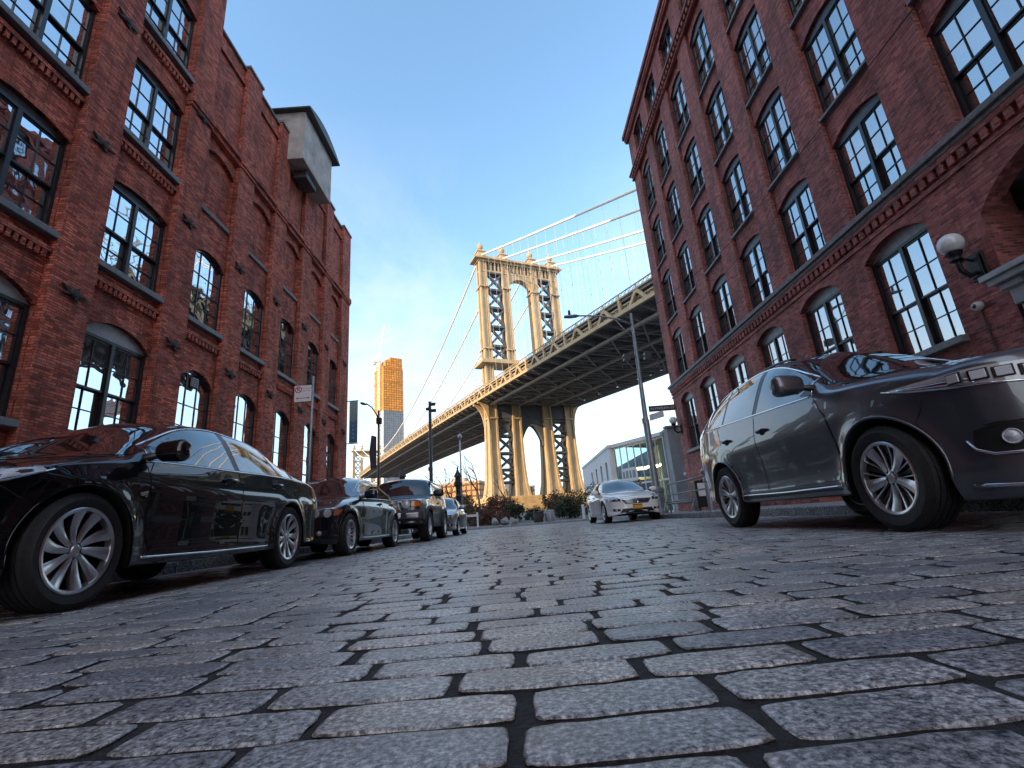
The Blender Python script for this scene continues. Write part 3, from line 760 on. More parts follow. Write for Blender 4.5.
def wheel_meshes(style, R, w, rimR):
    # axis along local y; outer face towards +y
    t = MB(); h = w/2
    prof = [(rimR+.004,-h*.80),(rimR+.02,-h*.93),(R*.80+.03,-h*1.02),(R-.035,-h*.97),(R-.012,-h*.84)]
    for k in range(5):       # tread ribs and grooves
        y0 = -h*.80 + k*h*.335
        prof += [(R-.001,y0),(R,y0+h*.24),(R-.009,y0+h*.255),(R-.009,y0+h*.32)]
    prof = prof[:-2] + [(R-.012,h*.84),(R-.035,h*.97),(R*.80+.03,h*1.02),(rimR+.025,h*.95),(rimR+.004,h*.84)]
    t.lathe(prof, 56, axis='y', caps=False)
    tyre = t.build('tyre', M['tyre'], smooth=True, angle=35)
    b = MB()   # hub: barrel, brake disc, caliper
    b.lathe([(rimR,-h*.8),(rimR,h*.80),(rimR-.012,h*.80),(rimR-.02,-h*.78)], 40, axis='y', close=True)
    b.lathe([(.0,-.02),(rimR*.72,-.02),(rimR*.72,0),(0,.0)], 36, axis='y', m=1)
    b.lathe([(.0,-h*.7),(rimR,-h*.7)], 24, axis='y', m=2, caps=False)
    b.box(-.06,.06,-.03,.03,rimR*.45,rimR*.82,m=2)
    hub = b.build('wheel', [M['alloyD'], M['brake'], M['under']], smooth=True, angle=35)
    r = MB(); yo = h*.80
    r.lathe([(rimR+.012,yo+.012),(rimR+.004,yo+.018),(rimR-.012,yo+.012),(rimR-.016,yo-.03),(rimR+.0,yo-.03)], 56, axis='y', close=True)
    hubR = .056
    def spoke(a, wi, wo, twist=0, y_in=.0, thick=.028, m=0, r0=hubR*.8, r1=rimR-.008, dish=-.022):
        n = 6; vs = []
        for i in range(n+1):
            u = i/n; rr = r0 + (r1-r0)*u; ww = wi+(wo-wi)*u; aa = a + twist*u
            yy = yo + dish*(1-u)*(1) + y_in - .012*math.sin(math.pi*u)
            ca, sa = math.cos(aa), math.sin(aa)
            for (k, dy) in ((-1,-thick),( -1,0),(-.55,.006),(.55,.006),(1,0),(1,-thick)):
                px = rr*ca - k*ww/2*sa; pz = rr*sa + k*ww/2*ca
                vs.append((px, yy+dy, pz))
        fs = []
        for i in range(n):
            for j in range(6): fs.append((i*6+j, i*6+(j+1)%6, (i+1)*6+(j+1)%6, (i+1)*6+j))
        fs += [tuple(range(6)), tuple(n*6+j for j in range(6))]
        r.add(vs, fs, m)
    if style == 'turbine':
        for k in range(10):
            a = 2*math.pi*k/10
            spoke(a, .030, .082, twist=(.20 if k % 2 else .12))
    elif style == 'split5':
        for k in range(5):
            a = 2*math.pi*k/5 + .3
            spoke(a, .040, .100, r0=.05)
            for e in (-.20, .20): spoke(a+e*1.35+math.copysign(.06,e), .010, .014, twist=e*.5, y_in=-.004, thick=.03)
            spoke(a+math.pi/5, .02, .05, y_in=-.02, m=1)
    elif style == 'five':
        for k in range(5): spoke(2*math.pi*k/5, .05, .07)
    elif style == 'mesh':
        for k in range(14): spoke(2*math.pi*k/14, .016, .022)
    elif style == 'steel':
        r.lathe([(.0,yo-.03),(rimR*.55,yo-.01),(rimR*.8,yo-.045),(rimR-.006,yo-.02)], 40, axis='y')
    r.lathe([(0,yo-.012),(.026,yo-.012),(.030,yo-.018),(hubR+.0,yo-.026),(hubR+.004,yo-.06)], 24, axis='y')
    for k in range(5):
        a = 2*math.pi*k/5+.2; r.lathe([(.0,yo-.018),(.008,yo-.018),(.009,yo-.03)], 8, c=(.047*math.cos(a),0,.047*math.sin(a)), axis='y', m=1)
    rim = r.build('rim', [M['alloy'], M['alloyD']], smooth=True, angle=32)
    return hub, rim, tyre

def offset_poly(p, d):
    c = (sum(q[0] for q in p)/len(p), sum(q[1] for q in p)/len(p)); out = []
    for u, v in p:
        a, b = u-c[0], v-c[1]; l = math.hypot(a, b); out.append((u+a/l*d, v+b/l*d))
    return out
def sedan_spec(L=4.86, W=1.85, H=1.465, wb=2.776, fa=.95, wr=.335, paint=None, **k):
    sx = L/4.86; sz = H/1.465; sw = W/1.85
    S = lambda pts: pchip([(a*sx, b) for a, b in pts])
    Z = lambda pts: pchip([(a*sx, b*sz) for a, b in pts])
    Wd = lambda pts: pchip([(a*sx, b*sw) for a, b in pts])
    top = [(.3,.755),(.6,.84),(.9,.915),(1.1,.955),(1.27,.99),(1.47,1.09),(1.76,1.25),(2.02,1.375),(2.25,1.438),(2.55,1.465),(2.95,1.46),(3.25,1.43),(3.5,1.375),(3.8,1.26),(4.08,1.135),(4.28,1.085),(4.55,1.06),(4.86,.98)]
    sp = dict(L=L, W=W, wb=wb, fa=fa, wr=wr, arch=wr+.045, paint=paint, cf=.42*sx, cr=.26*sx,
        top=Z(top),
        belt=Z([(.3,.69),(.6,.785),(.9,.85),(1.2,.895),(1.5,.92),(2.0,.94),(2.6,.955),(3.2,.975),(3.8,.985),(4.3,.975),(4.6,.93),(4.86,.88)]),
        zb=Z([(.3,.20),(.6,.19),(1.2,.20),(3.6,.215),(4.2,.24),(4.86,.30)]),
        w=Wd([(.3,.775),(.45,.82),(.7,.875),(1.0,.905),(1.6,.92),(2.6,.925),(3.4,.92),(4.0,.90),(4.4,.865),(4.7,.82),(4.86,.79)]),
        g=pchip([(.1,.93),(.2,.965),(.27,.985),(.33,.978),(.45,.980),(.6,.989),(.72,.998),(.77,1.0),(.80,.994),(.86,.974),(.92,.948),(1.0,.92),(1.1,.895)]),
        wc=Wd([(.3,.70),(.9,.80),(1.15,.83),(1.36,.82),(1.66,.745),(2.02,.655),(2.5,.632),(3.2,.63),(3.6,.645),(3.9,.69),(4.15,.75),(4.4,.79),(4.86,.75)]),
        zc=Z([(.3,.738),(.6,.825),(.9,.898),(1.1,.937),(1.27,.965),(1.47,1.05),(1.76,1.195),(2.02,1.315),(2.25,1.373),(2.55,1.407),(2.95,1.40),(3.25,1.37),(3.5,1.315),(3.8,1.205),(4.08,1.10),(4.28,1.06),(4.55,1.035),(4.86,.96)]),
        wt=pchip([(.3,1.3),(1.15,1.4),(1.55,3.0),(2.2,4.2),(3.4,4.2),(3.9,3.0),(4.3,1.6),(4.86,1.4)]) if True else None,
        track=W/2-.015)
    sp.update(k); sp['sx'] = sx; sp['sz'] = sz; sp['sw'] = sw
    return sp
def dress_sedan(c, wheel, rimR, tint=None, plates=('plateY',), chrome_dlo=True, lamp='modern', grille='chrome', detail=True, sides=('L','R')):
    sp = c.sp; X, Zs, Ws = sp['sx'], sp['sz'], sp['sw']
    P = lambda pts: [(a*X, b*Zs) for a, b in pts]
    Pt = lambda pts: [(a*X, b*Ws) for a, b in pts]
    Pf = lambda pts: [(a*Ws, b*Zs) for a, b in pts]
    glass = tint or M['carglass']
    bel = lambda q: sp['belt'](q*X)/Zs; zc = lambda q: sp['zc'](q*X)/Zs; wc = lambda q: sp['wc'](q*X)/Ws
    # side glass, front and rear doors
    lo = lambda q: bel(q)+.022
    hi = lambda q: bel(q)+(zc(q)-bel(q))*.885-.006
    def band(a, b, n=10): return [a+(b-a)*i/n for i in range(n+1)]
    for sd in sides:
        fw = [(q, lo(q)) for q in band(1.50,2.60)] + [(q, hi(q)) for q in band(2.58,1.58)]
        rw = [(q, lo(q)) for q in band(2.69,3.50)] + [(3.46,lo(3.5)+.11)] + [(q, hi(q)) for q in band(3.34,2.68)]
        qw = [(3.55,lo(3.55)),(3.86,lo(3.86)+.005)] + [(q, hi(q)) for q in band(3.80,3.40,5)] + [(3.50,lo(3.5)+.11)]
        # doors
        fd = [(1.52,.30),(2.62,.29),(2.635,.6),(2.645,bel(2.64)+.012),(2.1,bel(2.1)+.010),(1.52,bel(1.52)+.010),(1.45,.84),(1.44,.6),(1.46,.42)]
        rd = [(2.655,.29),(3.20,.30),(3.33,.42),(3.47,.66),(3.585,.80),(3.60,bel(3.6)+.012),(3.2,bel(3.2)+.010),(2.665,bel(2.66)+.012),(2.66,.6)]
        c.door(P(fd), (2.45*X,.845*Zs), sd); c.door(P(rd), (3.40*X,.865*Zs), sd)
        for w in (fw, rw, qw): c.patch('side_window', P(w), sd, .004, glass, cell=.06)
        # black B pillar and window surround
        c.patch('pillar_trim', P([(2.605,lo(2.6)),(2.685,lo(2.69)),(2.672,hi(2.67)),(2.59,hi(2.59))]), sd, .003, M['trim'])
        if chrome_dlo:
            loop = [(q, lo(q)-.012) for q in band(3.92,1.44,18)] + [(q, hi(q)+.014) for q in band(1.54,3.84,22)]
            c.strip('window_trim', P(loop), sd, .0075, M['chrome'], off=.003, closed=True)
        # sill moulding
        c.strip('sill_trim', P([(1.44,.262),(2.2,.255),(3.2,.262)]), sd, .009, M['chrome'] if chrome_dlo else M['trim'], off=.003)
        c.strip('arch_lip', [(c.sf + (sp['arch']+.006)*math.cos(t), sp['wr']+(sp['arch']+.006)*math.sin(t)) for t in [math.pi*i/24 for i in range(0,25)]], sd, .006, sp['paint'], off=0)
        c.strip('arch_lip', [(c.sr + (sp['arch']+.006)*math.cos(t), sp['wr']+(sp['arch']+.006)*math.sin(t)) for t in [math.pi*i/24 for i in range(0,25)]], sd, .006, sp['paint'], off=0)
        # tail lamp wrap
        c.patch('tail_light', P([(4.50,.80),(4.80,.78),(4.82,.93),(4.62,.965),(4.45,.90)]), sd, .004, M['red'])
        # fuel/bumper shut lines
        c.strip('bumper_seam', P([(.46,.70),(.62,.60),(.60,.44)]), sd, .004, M['under'])
        c.strip('wing_seam', P([(1.425,.55),(1.435,.84),(1.44,.89)]), sd, .0035, M['under'])
    # windscreens
    ws = [(q, wc(q)-.035) for q in band(1.36,2.05,8)]
    c.patch('windscreen', Pt([(1.25,.0),(1.28,.5),(1.33,.74)] + ws + [(2.09,.45),(2.12,0),(2.09,-.45)] + [(a,-b) for a, b in ws[::-1]] + [(1.33,-.74),(1.28,-.5)]), 'T', .004, glass, cell=.07)
    rs = [(q, wc(q)-.04) for q in band(3.36,4.05,8)]
    c.patch('rear_window', Pt([(3.28,0),(3.30,.4)] + rs + [(4.10,.5),(4.12,0),(4.10,-.5)] + [(a,-b) for a, b in rs[::-1]] + [(3.30,-.4)]), 'T', .004, glass, cell=.07)
    c.patch('cowl', Pt([(1.19,-.70),(1.22,0),(1.19,.70),(1.29,.735),(1.26,.45),(1.24,0),(1.26,-.45),(1.29,-.735)]), 'T', .004, M['trim'])
    for y in (.72,-.72): c.strip('bonnet_seam', Pt([(.52,y*.80),(.8,y*.93),(1.16,y)]), 'T', .004, M['under'])
    # front lamps, grille, bumper
    for sg in (1,-1):
        kind = 'FL' if sg > 0 else 'FR'
        if lamp == 'modern':
            lp = [(-.24,.62),(.02,.63),(.30,.715),(.50,.795),(.45,.815),(.20,.795),(-.06,.745),(-.23,.70)]
            L = c.patch('headlight', Pf(lp), kind, .005, M['lensD'], cell=.035, skirt=.012)
            for q in (-.12,.06):
                p, n = c.hit(kind, q*Ws, .69*Zs, .009)
                mb = MB(); mb.lathe([(.0,.012),(.03,.006),(.04,0)], 16); ob = mb.build('lamp_lens', M['lens'], L, smooth=True); ob.matrix_local = Matrix.Translation(p) @ n.to_track_quat('Z','Y').to_matrix().to_4x4()
            c.patch('indicator', Pf([(.22,.705),(.45,.785),(.43,.80),(.20,.765)]), kind, .008, M['lens'], L)
            c.strip('lamp_chrome', Pf([(-.23,.628),(.02,.638),(.30,.722),(.48,.795)]), kind, .006, M['chrome'], L, off=.007)
        else:
            lp = [(-.24,.60),(.28,.63),(.38,.72),(.28,.745),(-.22,.705)]
            L = c.patch('headlight', Pf(lp), kind, .005, M['lensD'], cell=.035, skirt=.012)
            for q in (-.15,.03):
                p, n = c.hit(kind, q*Ws, .665*Zs, .010)
                mb = MB(); mb.lathe([(.0,.010),(.035,.008),(.052,.002),(.056,0)], 18); mb.lathe([(.056,.0),(.064,.006),(.066,0)], 18)
                ob = mb.build('lamp_lens', M['lens'], L, smooth=True); ob.matrix_local = Matrix.Translation(p) @ n.to_track_quat('Z','Y').to_matrix().to_4x4()
            c.patch('indicator', Pf([(.14,.63),(.28,.64),(.35,.715),(.16,.73)]), kind, .008, M['amber'], L)
        c.patch('fog_lamp', Pf([(-.22,.33),(.04,.34),(.06,.41),(-.20,.40)]), kind, .004, M['trim'])
        p, n = c.hit(kind, -.08*Ws, .37*Zs, .007)
        mb = MB(); mb.lathe([(.0,.012),(.03,.008),(.038,0)], 16); ob = mb.build('fog_light', M['lens'], c.root, smooth=True); ob.matrix_local = Matrix.Translation(p) @ n.to_track_quat('Z','Y').to_matrix().to_4x4()
    G = Pf([(-.46,.66),(.46,.66),(.36,.535),(-.36,.535)])
    gr = c.patch('grille', G, 'F', .006, M['trim'], skirt=.012)
    for z in (.56,.59,.62,.645):
        wv = (.36+.10*(z-.535)/.125)*.96; c.strip('grille_bar', Pf([(-wv,z),(0,z),(wv,z)]), 'F', .006, M['chrome'] if grille == 'chrome' else M['trim'], gr, off=.01)
    c.strip('grille_surround', Pf([(-.47,.668),(0,.672),(.47,.668)]), 'F', .011, M['chrome'], gr, off=.008)
    p, n = c.hit('F', 0, .605*Zs, .014); mb = MB(); mb.lathe([(.03,.0),(.045,.006),(.05,0)], 18); mb.box(-.035,.035,-.006,.006,0,.008)
    ob = mb.build('badge', M['chrome'], gr, smooth=True, angle=40); ob.matrix_local = Matrix.Translation(p) @ n.to_track_quat('Z','Y').to_matrix().to_4x4()
    c.patch('lower_grille', Pf([(-.55,.28),(.55,.28),(.46,.40),(-.46,.40)]), 'F', .005, M['trim'], skirt=.01)
    c.strip('bumper_trim', Pf([(-.6,.265),(0,.26),(.6,.265)]), 'F', .007, M['trim'] if grille != 'chrome' else M['chrome'], off=.004)
    c.plate('F', .44*Zs, M[plates[0]], band=M['navy'])
    c.mirror(1.46*X, (bel(1.5)+.03)*Zs, sp.get('mmat', sp['paint']), .92)
    c.wheels(wheel, rimR=rimR)
RZ = -math.pi/2
def place(sp, x_out, y_front, left):   # wheel face at x_out, front axle at y_front, facing the camera (-y)
    t = sp['track']
    return ((x_out - t) if left else (x_out + t), y_front + sp['wb']/2, 0)

sp = sedan_spec(H=1.50, wr=.345, paint=M['black'])
c1 = Car('parked_sedan', 'glossy black sedan with turbine alloy wheels, parked nearest at the left kerb', 'car', sp, place(sp,-2.69,3.06,True), RZ, 'cars parked along the street')
dress_sedan(c1, 'turbine', .244)
sp = sedan_spec(L=4.78, W=1.80, H=1.435, wb=2.83, fa=.83, wr=.325, paint=M['blackblue'])
c2 = Car('parked_sedan', 'dark blue sedan with round twin headlamps, parked behind the nearest black car', 'car', sp, place(sp,-2.71,8.05,True), RZ, 'cars parked along the street')
dress_sedan(c2, 'mesh', .215, lamp='round', grille='dark', plates=('plateW',))
sp = sedan_spec(L=4.82, W=1.80, H=1.47, wb=2.776, fa=.98, wr=.33, paint=M['white'], mmat=M['white'])
c5 = Car('parked_sedan', 'white sedan with a gold front plate, parked on the right by the lamp post', 'car', sp, (3.62,17.6,.05), RZ+rad(1.5), 'cars parked along the street')
dress_sedan(c5, 'five', .21, chrome_dlo=False)
sp = sedan_spec(L=4.3, W=1.76, H=1.50, wb=2.6, fa=.88, wr=.315, paint=M['silver'])
c4 = Car('parked_sedan', 'small silver sedan parked last on the left, behind the boxy off-roader', 'car', sp, place(sp,-2.25,18.6,True), RZ, 'cars parked along the street')
dress_sedan(c4, 'five', .20, lamp='round', grille='dark')

# ---- graphite crossover on the right
def suv_spec():
    L=4.69; W=1.87; H=1.65
    sp = dict(L=L, W=W, wb=2.685, fa=.93, wr=.37, arch=.425, paint=M['graphite'], cf=.40, cr=.30, nf=2.9, zf=.62, kf=.22, zr=.8, kr=.3, flare=.024, hmat=M['trim'],
        top=pchip([(.3,.90),(.6,.98),(.9,1.035),(1.2,1.08),(1.36,1.115),(1.55,1.21),(1.8,1.345),(2.05,1.475),(2.25,1.56),(2.5,1.615),(2.9,1.645),(3.4,1.635),(3.8,1.60),(4.1,1.545),(4.3,1.46),(4.5,1.25),(4.69,1.0)]),
        belt=pchip([(.3,.80),(.6,.87),(.9,.93),(1.2,.98),(1.5,1.01),(2.0,1.04),(2.6,1.07),(3.2,1.10),(3.8,1.13),(4.2,1.15),(4.5,1.1),(4.69,.95)]),
        zb=pchip([(.3,.17),(.5,.18),(.62,.25),(1.3,.27),(3.3,.28),(4.0,.30),(4.69,.38)]),
        w=pchip([(.3,.80),(.46,.835),(.7,.885),(1.0,.92),(1.6,.93),(2.6,.935),(3.4,.935),(3.9,.92),(4.2,.885),(4.45,.83),(4.69,.78)]),
        g=pchip([(.2,.93),(.28,.955),(.36,.965),(.46,.955),(.58,.96),(.70,.975),(.82,.992),(.90,1.0),(.97,.994),(1.05,.975),(1.15,.955),(1.3,.93)]),
        wc=pchip([(.3,.73),(.9,.82),(1.25,.84),(1.45,.825),(1.8,.755),(2.1,.685),(2.5,.655),(3.2,.65),(3.8,.645),(4.1,.64),(4.35,.68),(4.69,.72)]),
        zc=pchip([(.3,.875),(.6,.955),(.9,1.01),(1.2,1.055),(1.36,1.085),(1.55,1.165),(1.8,1.29),(2.05,1.41),(2.25,1.495),(2.5,1.555),(2.9,1.585),(3.4,1.572),(3.8,1.535),(4.1,1.475),(4.3,1.39),(4.5,1.2),(4.69,.98)]),
        wt=pchip([(.3,1.3),(1.2,1.4),(1.6,3.0),(2.2,4.2),(3.8,4.2),(4.2,3.0),(4.69,1.6)]), track=W/2-.012)
    lift = lambda f: (lambda q: f(q)*1.105 + .055*max(0,min(1,(1.25-q)/.8)))
    for k in ('top','belt','zc'): sp[k] = lift(sp[k])
    return sp
M['jewel'] = pmat('clear_led_lens', (.6,.64,.70), .12, coat=1, var=.05)
sp = suv_spec()
c6 = Car('parked_crossover', 'graphite grey crossover with jewel-like headlamps, parked close at the right kerb', 'car', sp, place(sp,2.64,3.50,False)[:2]+(.05,), RZ, 'cars parked along the street')
c6.root.rotation_euler = (rad(.8),0,RZ)
c = c6; bel = sp['belt']; zc = sp['zc']; wc = sp['wc']
lo = lambda q: bel(q)+.022
hi = lambda q: bel(q)+(zc(q)-bel(q))*.885-.004
band = lambda a,b,n=10: [a+(b-a)*i/n for i in range(n+1)]
for sd in ('L','R'):
    fw = [(q, lo(q)) for q in band(1.60,2.56)] + [(q, hi(q)) for q in band(2.54,1.70)]
    rw = [(q, lo(q)) for q in band(2.65,3.42)] + [(q, hi(q)) for q in band(3.42,2.64)]
    qw = [(q, lo(q)) for q in band(3.47,3.98,5)] + [(4.12,lo(4.1)+.09)] + [(q, hi(q)) for q in band(4.06,3.47,5)]
    fd = [(1.46,.40),(2.58,.39),(2.59,.7),(2.60,lo(2.6)-.012),(2.1,lo(2.1)-.012),(1.54,lo(1.54)-.012),(1.40,.92),(1.375,.7),(1.40,.5)]
    rd = [(2.62,.39),(3.10,.40),(3.24,.55),(3.36,.75),(3.47,.90),(3.50,lo(3.5)-.012),(3.1,lo(3.1)-.012),(2.62,lo(2.62)-.012),(2.61,.7)]
    c.door(fd, (2.42,.975), sd); c.door(rd, (3.30,1.0), sd)
    for w in (fw, rw, qw): c.patch('side_window', w, sd, .004, M['carglass'], cell=.06)
    c.patch('pillar_trim', [(2.565,lo(2.56)),(2.645,lo(2.65)),(2.635,hi(2.64)),(2.55,hi(2.55))], sd, .003, M['trim'])
    c.patch('pillar_trim', [(3.425,lo(3.42)),(3.465,lo(3.46)),(3.465,hi(3.46)),(3.425,hi(3.42))], sd, .003, M['trim'])
    loop = [(q, lo(q)-.012) for q in band(4.0,1.54,20)] + [(q, hi(q)+.014) for q in band(1.64,4.10,24)]
    c.strip('window_trim', loop, sd, .009, M['chrome'], off=.003, closed=True)
    c.strip('roof_rail', [(q, zc(q)+.012) for q in band(2.3,4.0,10)], sd, .014, M['trim'], off=.02)
    c.patch('sill_cladding', [(1.42,.275),(3.22,.285),(3.16,.345),(1.46,.335)], sd, .006, M['trim'], skirt=.01)
    c.strip('sill_trim', [(1.44,.352),(2.3,.348),(3.18,.362)], sd, .008, M['chrome'], off=.004)
    for a in (c.sf, c.sr):
        c.strip('arch_lip', [(a + (sp['arch']+.012)*math.cos(t), sp['wr']+(sp['arch']+.012)*math.sin(t)) for t in [-.15+(math.pi+.3)*i/28 for i in range(29)]], sd, .011, M['graphite'], off=.0)
    c.patch('tail_light', [(4.18,.98),(4.52,.98),(4.50,1.12),(4.25,1.15)], sd, .004, M['red'])
    c.strip('bumper_seam', [(.52,.83),(.60,.70),(.53,.50)], sd, .004, M['under'])
    c.strip('wing_seam', [(1.365,.60),(1.385,.93),(1.46,1.01)], sd, .004, M['under'])
    c.patch('mirror_base', [(1.52,lo(1.5)+.01),(1.60,lo(1.6)+.004),(1.74,lo(1.74)+.02),(1.62,lo(1.62)+.10)], sd, .006, M['trim'])
ws = [(q, wc(q)-.035) for q in band(1.46,2.16,8)]
c.patch('windscreen', [(1.36,0),(1.39,.5),(1.43,.76)] + ws + [(2.20,.45),(2.23,0),(2.20,-.45)] + [(a,-b) for a,b in ws[::-1]] + [(1.43,-.76),(1.39,-.5)], 'T', .004, M['carglass'], cell=.07)
c.patch('cowl', [(1.27,-.72),(1.31,0),(1.27,.72),(1.38,.755),(1.35,.45),(1.33,0),(1.35,-.45),(1.38,-.755)], 'T', .004, M['trim'])
for y in (.74,-.74): c.strip('bonnet_seam', [(.50,y*.84),(.8,y*.95),(1.25,y)], 'T', .004, M['under'])
for y in (.42,-.42): c.strip('bonnet_crease', [(.50,y*.8),(.9,y*.95),(1.25,y)], 'T', .009, M['graphite'], off=-.004)
for sg in (1,-1):
    kind = 'FL' if sg > 0 else 'FR'
    LZ = .022
    lp = [(a,b+LZ) for a,b in ((-.46,.795),(-.16,.80),(.14,.835),(.36,.882),(.52,.932),(.40,.932),(.08,.925),(-.24,.915),(-.44,.905))]
    L = c.patch('headlight', lp, kind, .006, M['lens'], cell=.03, skirt=.014)
    for k in range(5):
        u = -.30 + k*.105; v = .855 + .007*k + LZ
        p, n = c.hit(kind, u, v, .010)
        mb = MB(); mb.box(-.047,.047,-.034,.034,-.004,.004,m=1); mb.box(-.036,.036,-.026,.026,.004,.014)
        ob = mb.build('lamp_lens', [M['jewel'], M['lampwell']], L, bevel=.003); xa = Vector((0,0,1)).cross(n).normalized(); ya = n.cross(xa); q = Matrix((xa, ya, n)).transposed().to_4x4(); ob.matrix_local = Matrix.Translation(p) @ q
    c.patch('indicator', [(.14,.85+LZ),(.34,.89+LZ),(.36,.91+LZ),(.16,.89+LZ)], kind, .009, M['red'], L)
    for dv in (0,.02): c.strip('lamp_chrome', [(.04,.84+dv+LZ),(.16,.86+dv+LZ),(.30,.885+dv*.6+LZ),(.46,.92+LZ)], kind, .004, M['chrome'], L, off=.010)
    c.strip('lamp_surround', lp[:5], kind, .006, M['chrome'], L, off=.007)
    FP = [(a+.26,b+.0) for a,b in ((-.50,.43),(-.16,.44),(-.12,.50),(-.14,.585),(-.22,.60),(-.50,.59))]
    F = c.patch('fog_lamp_pocket', FP, kind, .005, M['under'], skirt=.01)
    c.strip('pocket_trim', [(.16,.53),(.13,.47),(.06,.435),(-.24,.425)], kind, .010, M['chrome'], F, off=.008)
    c.strip('pocket_trim', [(-.24,.605),(.06,.612)], kind, .008, M['trim'], F, off=.008)
    p, n = c.hit(kind, -.03, .522, .012); mb = MB(); mb.lathe([(0,.016),(.020,.013),(.033,.0),(.036,-.004)], 20); mb.lathe([(.036,0),(.041,.006),(.045,-.004)], 20)
    ob = mb.build('fog_light', M['jewel'], F, smooth=True, angle=50); ob.matrix_local = Matrix.Translation(p) @ n.to_track_quat('Z','Y').to_matrix().to_4x4()
    c.strip('bumper_trim', [(-.5,.24),(-.1,.25),(.2,.27)], kind, .012, M['chrome'], off=.006)
gr = c.patch('grille', [(-.50,.90),(.50,.90),(.40,.66),(-.40,.66)], 'F', .006, M['trim'], skirt=.012)
for z in (.70,.75,.80,.86):
    wv = (.40+.10*(z-.66)/.24)*.96; c.strip('grille_bar', [(-wv,z),(0,z),(wv,z)], 'F', .012, M['chrome'], gr, off=.01)
c.patch('lower_grille', [(-.5,.36),(.5,.36),(.44,.52),(-.44,.52)], 'F', .005, M['trim'], skirt=.01)
c.plate('F', .56, M['plateY'], band=M['navy'])
c.mirror(1.58, lo(1.6)+.06, M['graphite'], 1.08)
c.wheels('split5', rw=.235, rimR=.248)

# ---- boxy off-roader
def box_spec():
    L=4.67; W=1.90; H=1.81
    return dict(L=L, W=W, wb=2.69, fa=.88, wr=.39, arch=.45, paint=M['bluegrey'], cf=.26, cr=.22, nf=4.5, zf=.70, kf=.22, nr=4, zr=.9, kr=.2, flare=.06,
        top=pchip([(.2,1.08),(.5,1.13),(.9,1.16),(1.3,1.18),(1.42,1.22),(1.5,1.32),(1.75,1.62),(1.88,1.74),(2.05,1.79),(2.6,1.81),(3.6,1.81),(4.2,1.78),(4.4,1.74),(4.55,1.5),(4.67,1.2)]),
        belt=pchip([(.2,1.0),(.5,1.06),(.9,1.10),(1.4,1.12),(2.4,1.14),(3.4,1.17),(4.2,1.2),(4.67,1.15)]),
        zb=pchip([(.2,.46),(.6,.44),(1.4,.36),(3.0,.36),(4.0,.44),(4.67,.5)]),
        w=pchip([(.2,.84),(.35,.87),(.7,.90),(1.4,.90),(3.6,.905),(4.2,.89),(4.5,.86),(4.67,.82)]),
        g=pchip([(.3,.94),(.45,.975),(.6,.98),(.8,.995),(.95,1.0),(1.08,.985),(1.2,.97)]),
        wc=pchip([(.2,.80),(.9,.85),(1.4,.86),(1.6,.82),(1.9,.765),(2.6,.755),(3.8,.75),(4.3,.74),(4.67,.76)]),
        zc=pchip([(.2,1.06),(.5,1.115),(.9,1.145),(1.3,1.165),(1.42,1.20),(1.5,1.29),(1.75,1.57),(1.88,1.68),(2.05,1.735),(2.6,1.755),(3.6,1.755),(4.2,1.72),(4.4,1.68),(4.55,1.45),(4.67,1.15)]),
        wt=pchip([(.2,2.0),(1.3,2.2),(1.6,3.5),(2.0,4.5),(4.3,4.5),(4.67,2)]), track=W/2+.0)
sp = box_spec()
c3 = Car('parked_off_roader', 'boxy silver off-roader with white roof and orange indicators, parked third on the left', 'car', sp, place(sp,-2.36,13.25,True), RZ, 'cars parked along the street')
c = c3; bel = sp['belt']; zc = sp['zc']; wc = sp['wc']
lo = lambda q: bel(q)+.03
hi = lambda q: bel(q)+(zc(q)-bel(q))*.86
for sd in ('L','R'):
    fw = [(q, lo(q)) for q in band(1.62,2.62)] + [(q, hi(q)) for q in band(2.62,1.80)]
    rw = [(q, lo(q)) for q in band(2.72,3.30)] + [(q, hi(q)) for q in band(3.30,2.72)]
    fd = [(1.45,.46),(2.66,.46),(2.67,.9),(2.67,lo(2.67)-.014),(1.56,lo(1.56)-.014),(1.42,1.0),(1.40,.8)]
    c.door(fd, (2.5,1.02), sd)
    for w in (fw, rw): c.patch('side_window', w, sd, .004, M['carglass'], cell=.08)
    c.patch('sill_cladding', [(1.40,.375),(3.05,.375),(3.02,.46),(1.43,.46)], sd, .012, M['cladding'], skirt=.01)
    for a in (c.sf, c.sr):
        pts = [(a + (sp['arch']+.04)*math.cos(t), sp['wr']+(sp['arch']+.04)*math.sin(t)) for t in [math.pi*i/20 for i in range(21)]]
        c.strip('arch_flare', pts, sd, .045, M['cladding'], off=-.005)
ws = [(q, wc(q)-.05) for q in band(1.50,1.86,5)]
c.patch('windscreen', [(1.47,0),(1.47,.7)] + ws + [(1.88,.4),(1.89,0),(1.88,-.4)] + [(a,-b) for a,b in ws[::-1]] + [(1.47,-.7)], 'T', .004, M['carglass'], cell=.06)
rp = [(1.93,.70),(2.6,.715),(3.8,.71),(4.25,.70)]
c.patch('roof_panel', rp + [(a,-b) for a,b in rp[::-1]], 'T', .006, M['white'], cell=.12, skirt=.01)
c.patch('bonnet_panel', [(.36,-.55),(.36,.55),(1.34,.62),(1.34,-.62)], 'T', .012, M['bluegrey'], cell=.09, skirt=.012)
gr = c.patch('grille', [(-.74,.865),(.74,.865),(.74,1.03),(-.74,1.03)], 'F', .006, M['trim'], skirt=.012, cell=.06)
c.strip('grille_surround', [(-.40,.88),(.40,.88),(.40,1.015),(-.40,1.015)], 'F', .016, M['alloy'], gr, off=.012, closed=True)
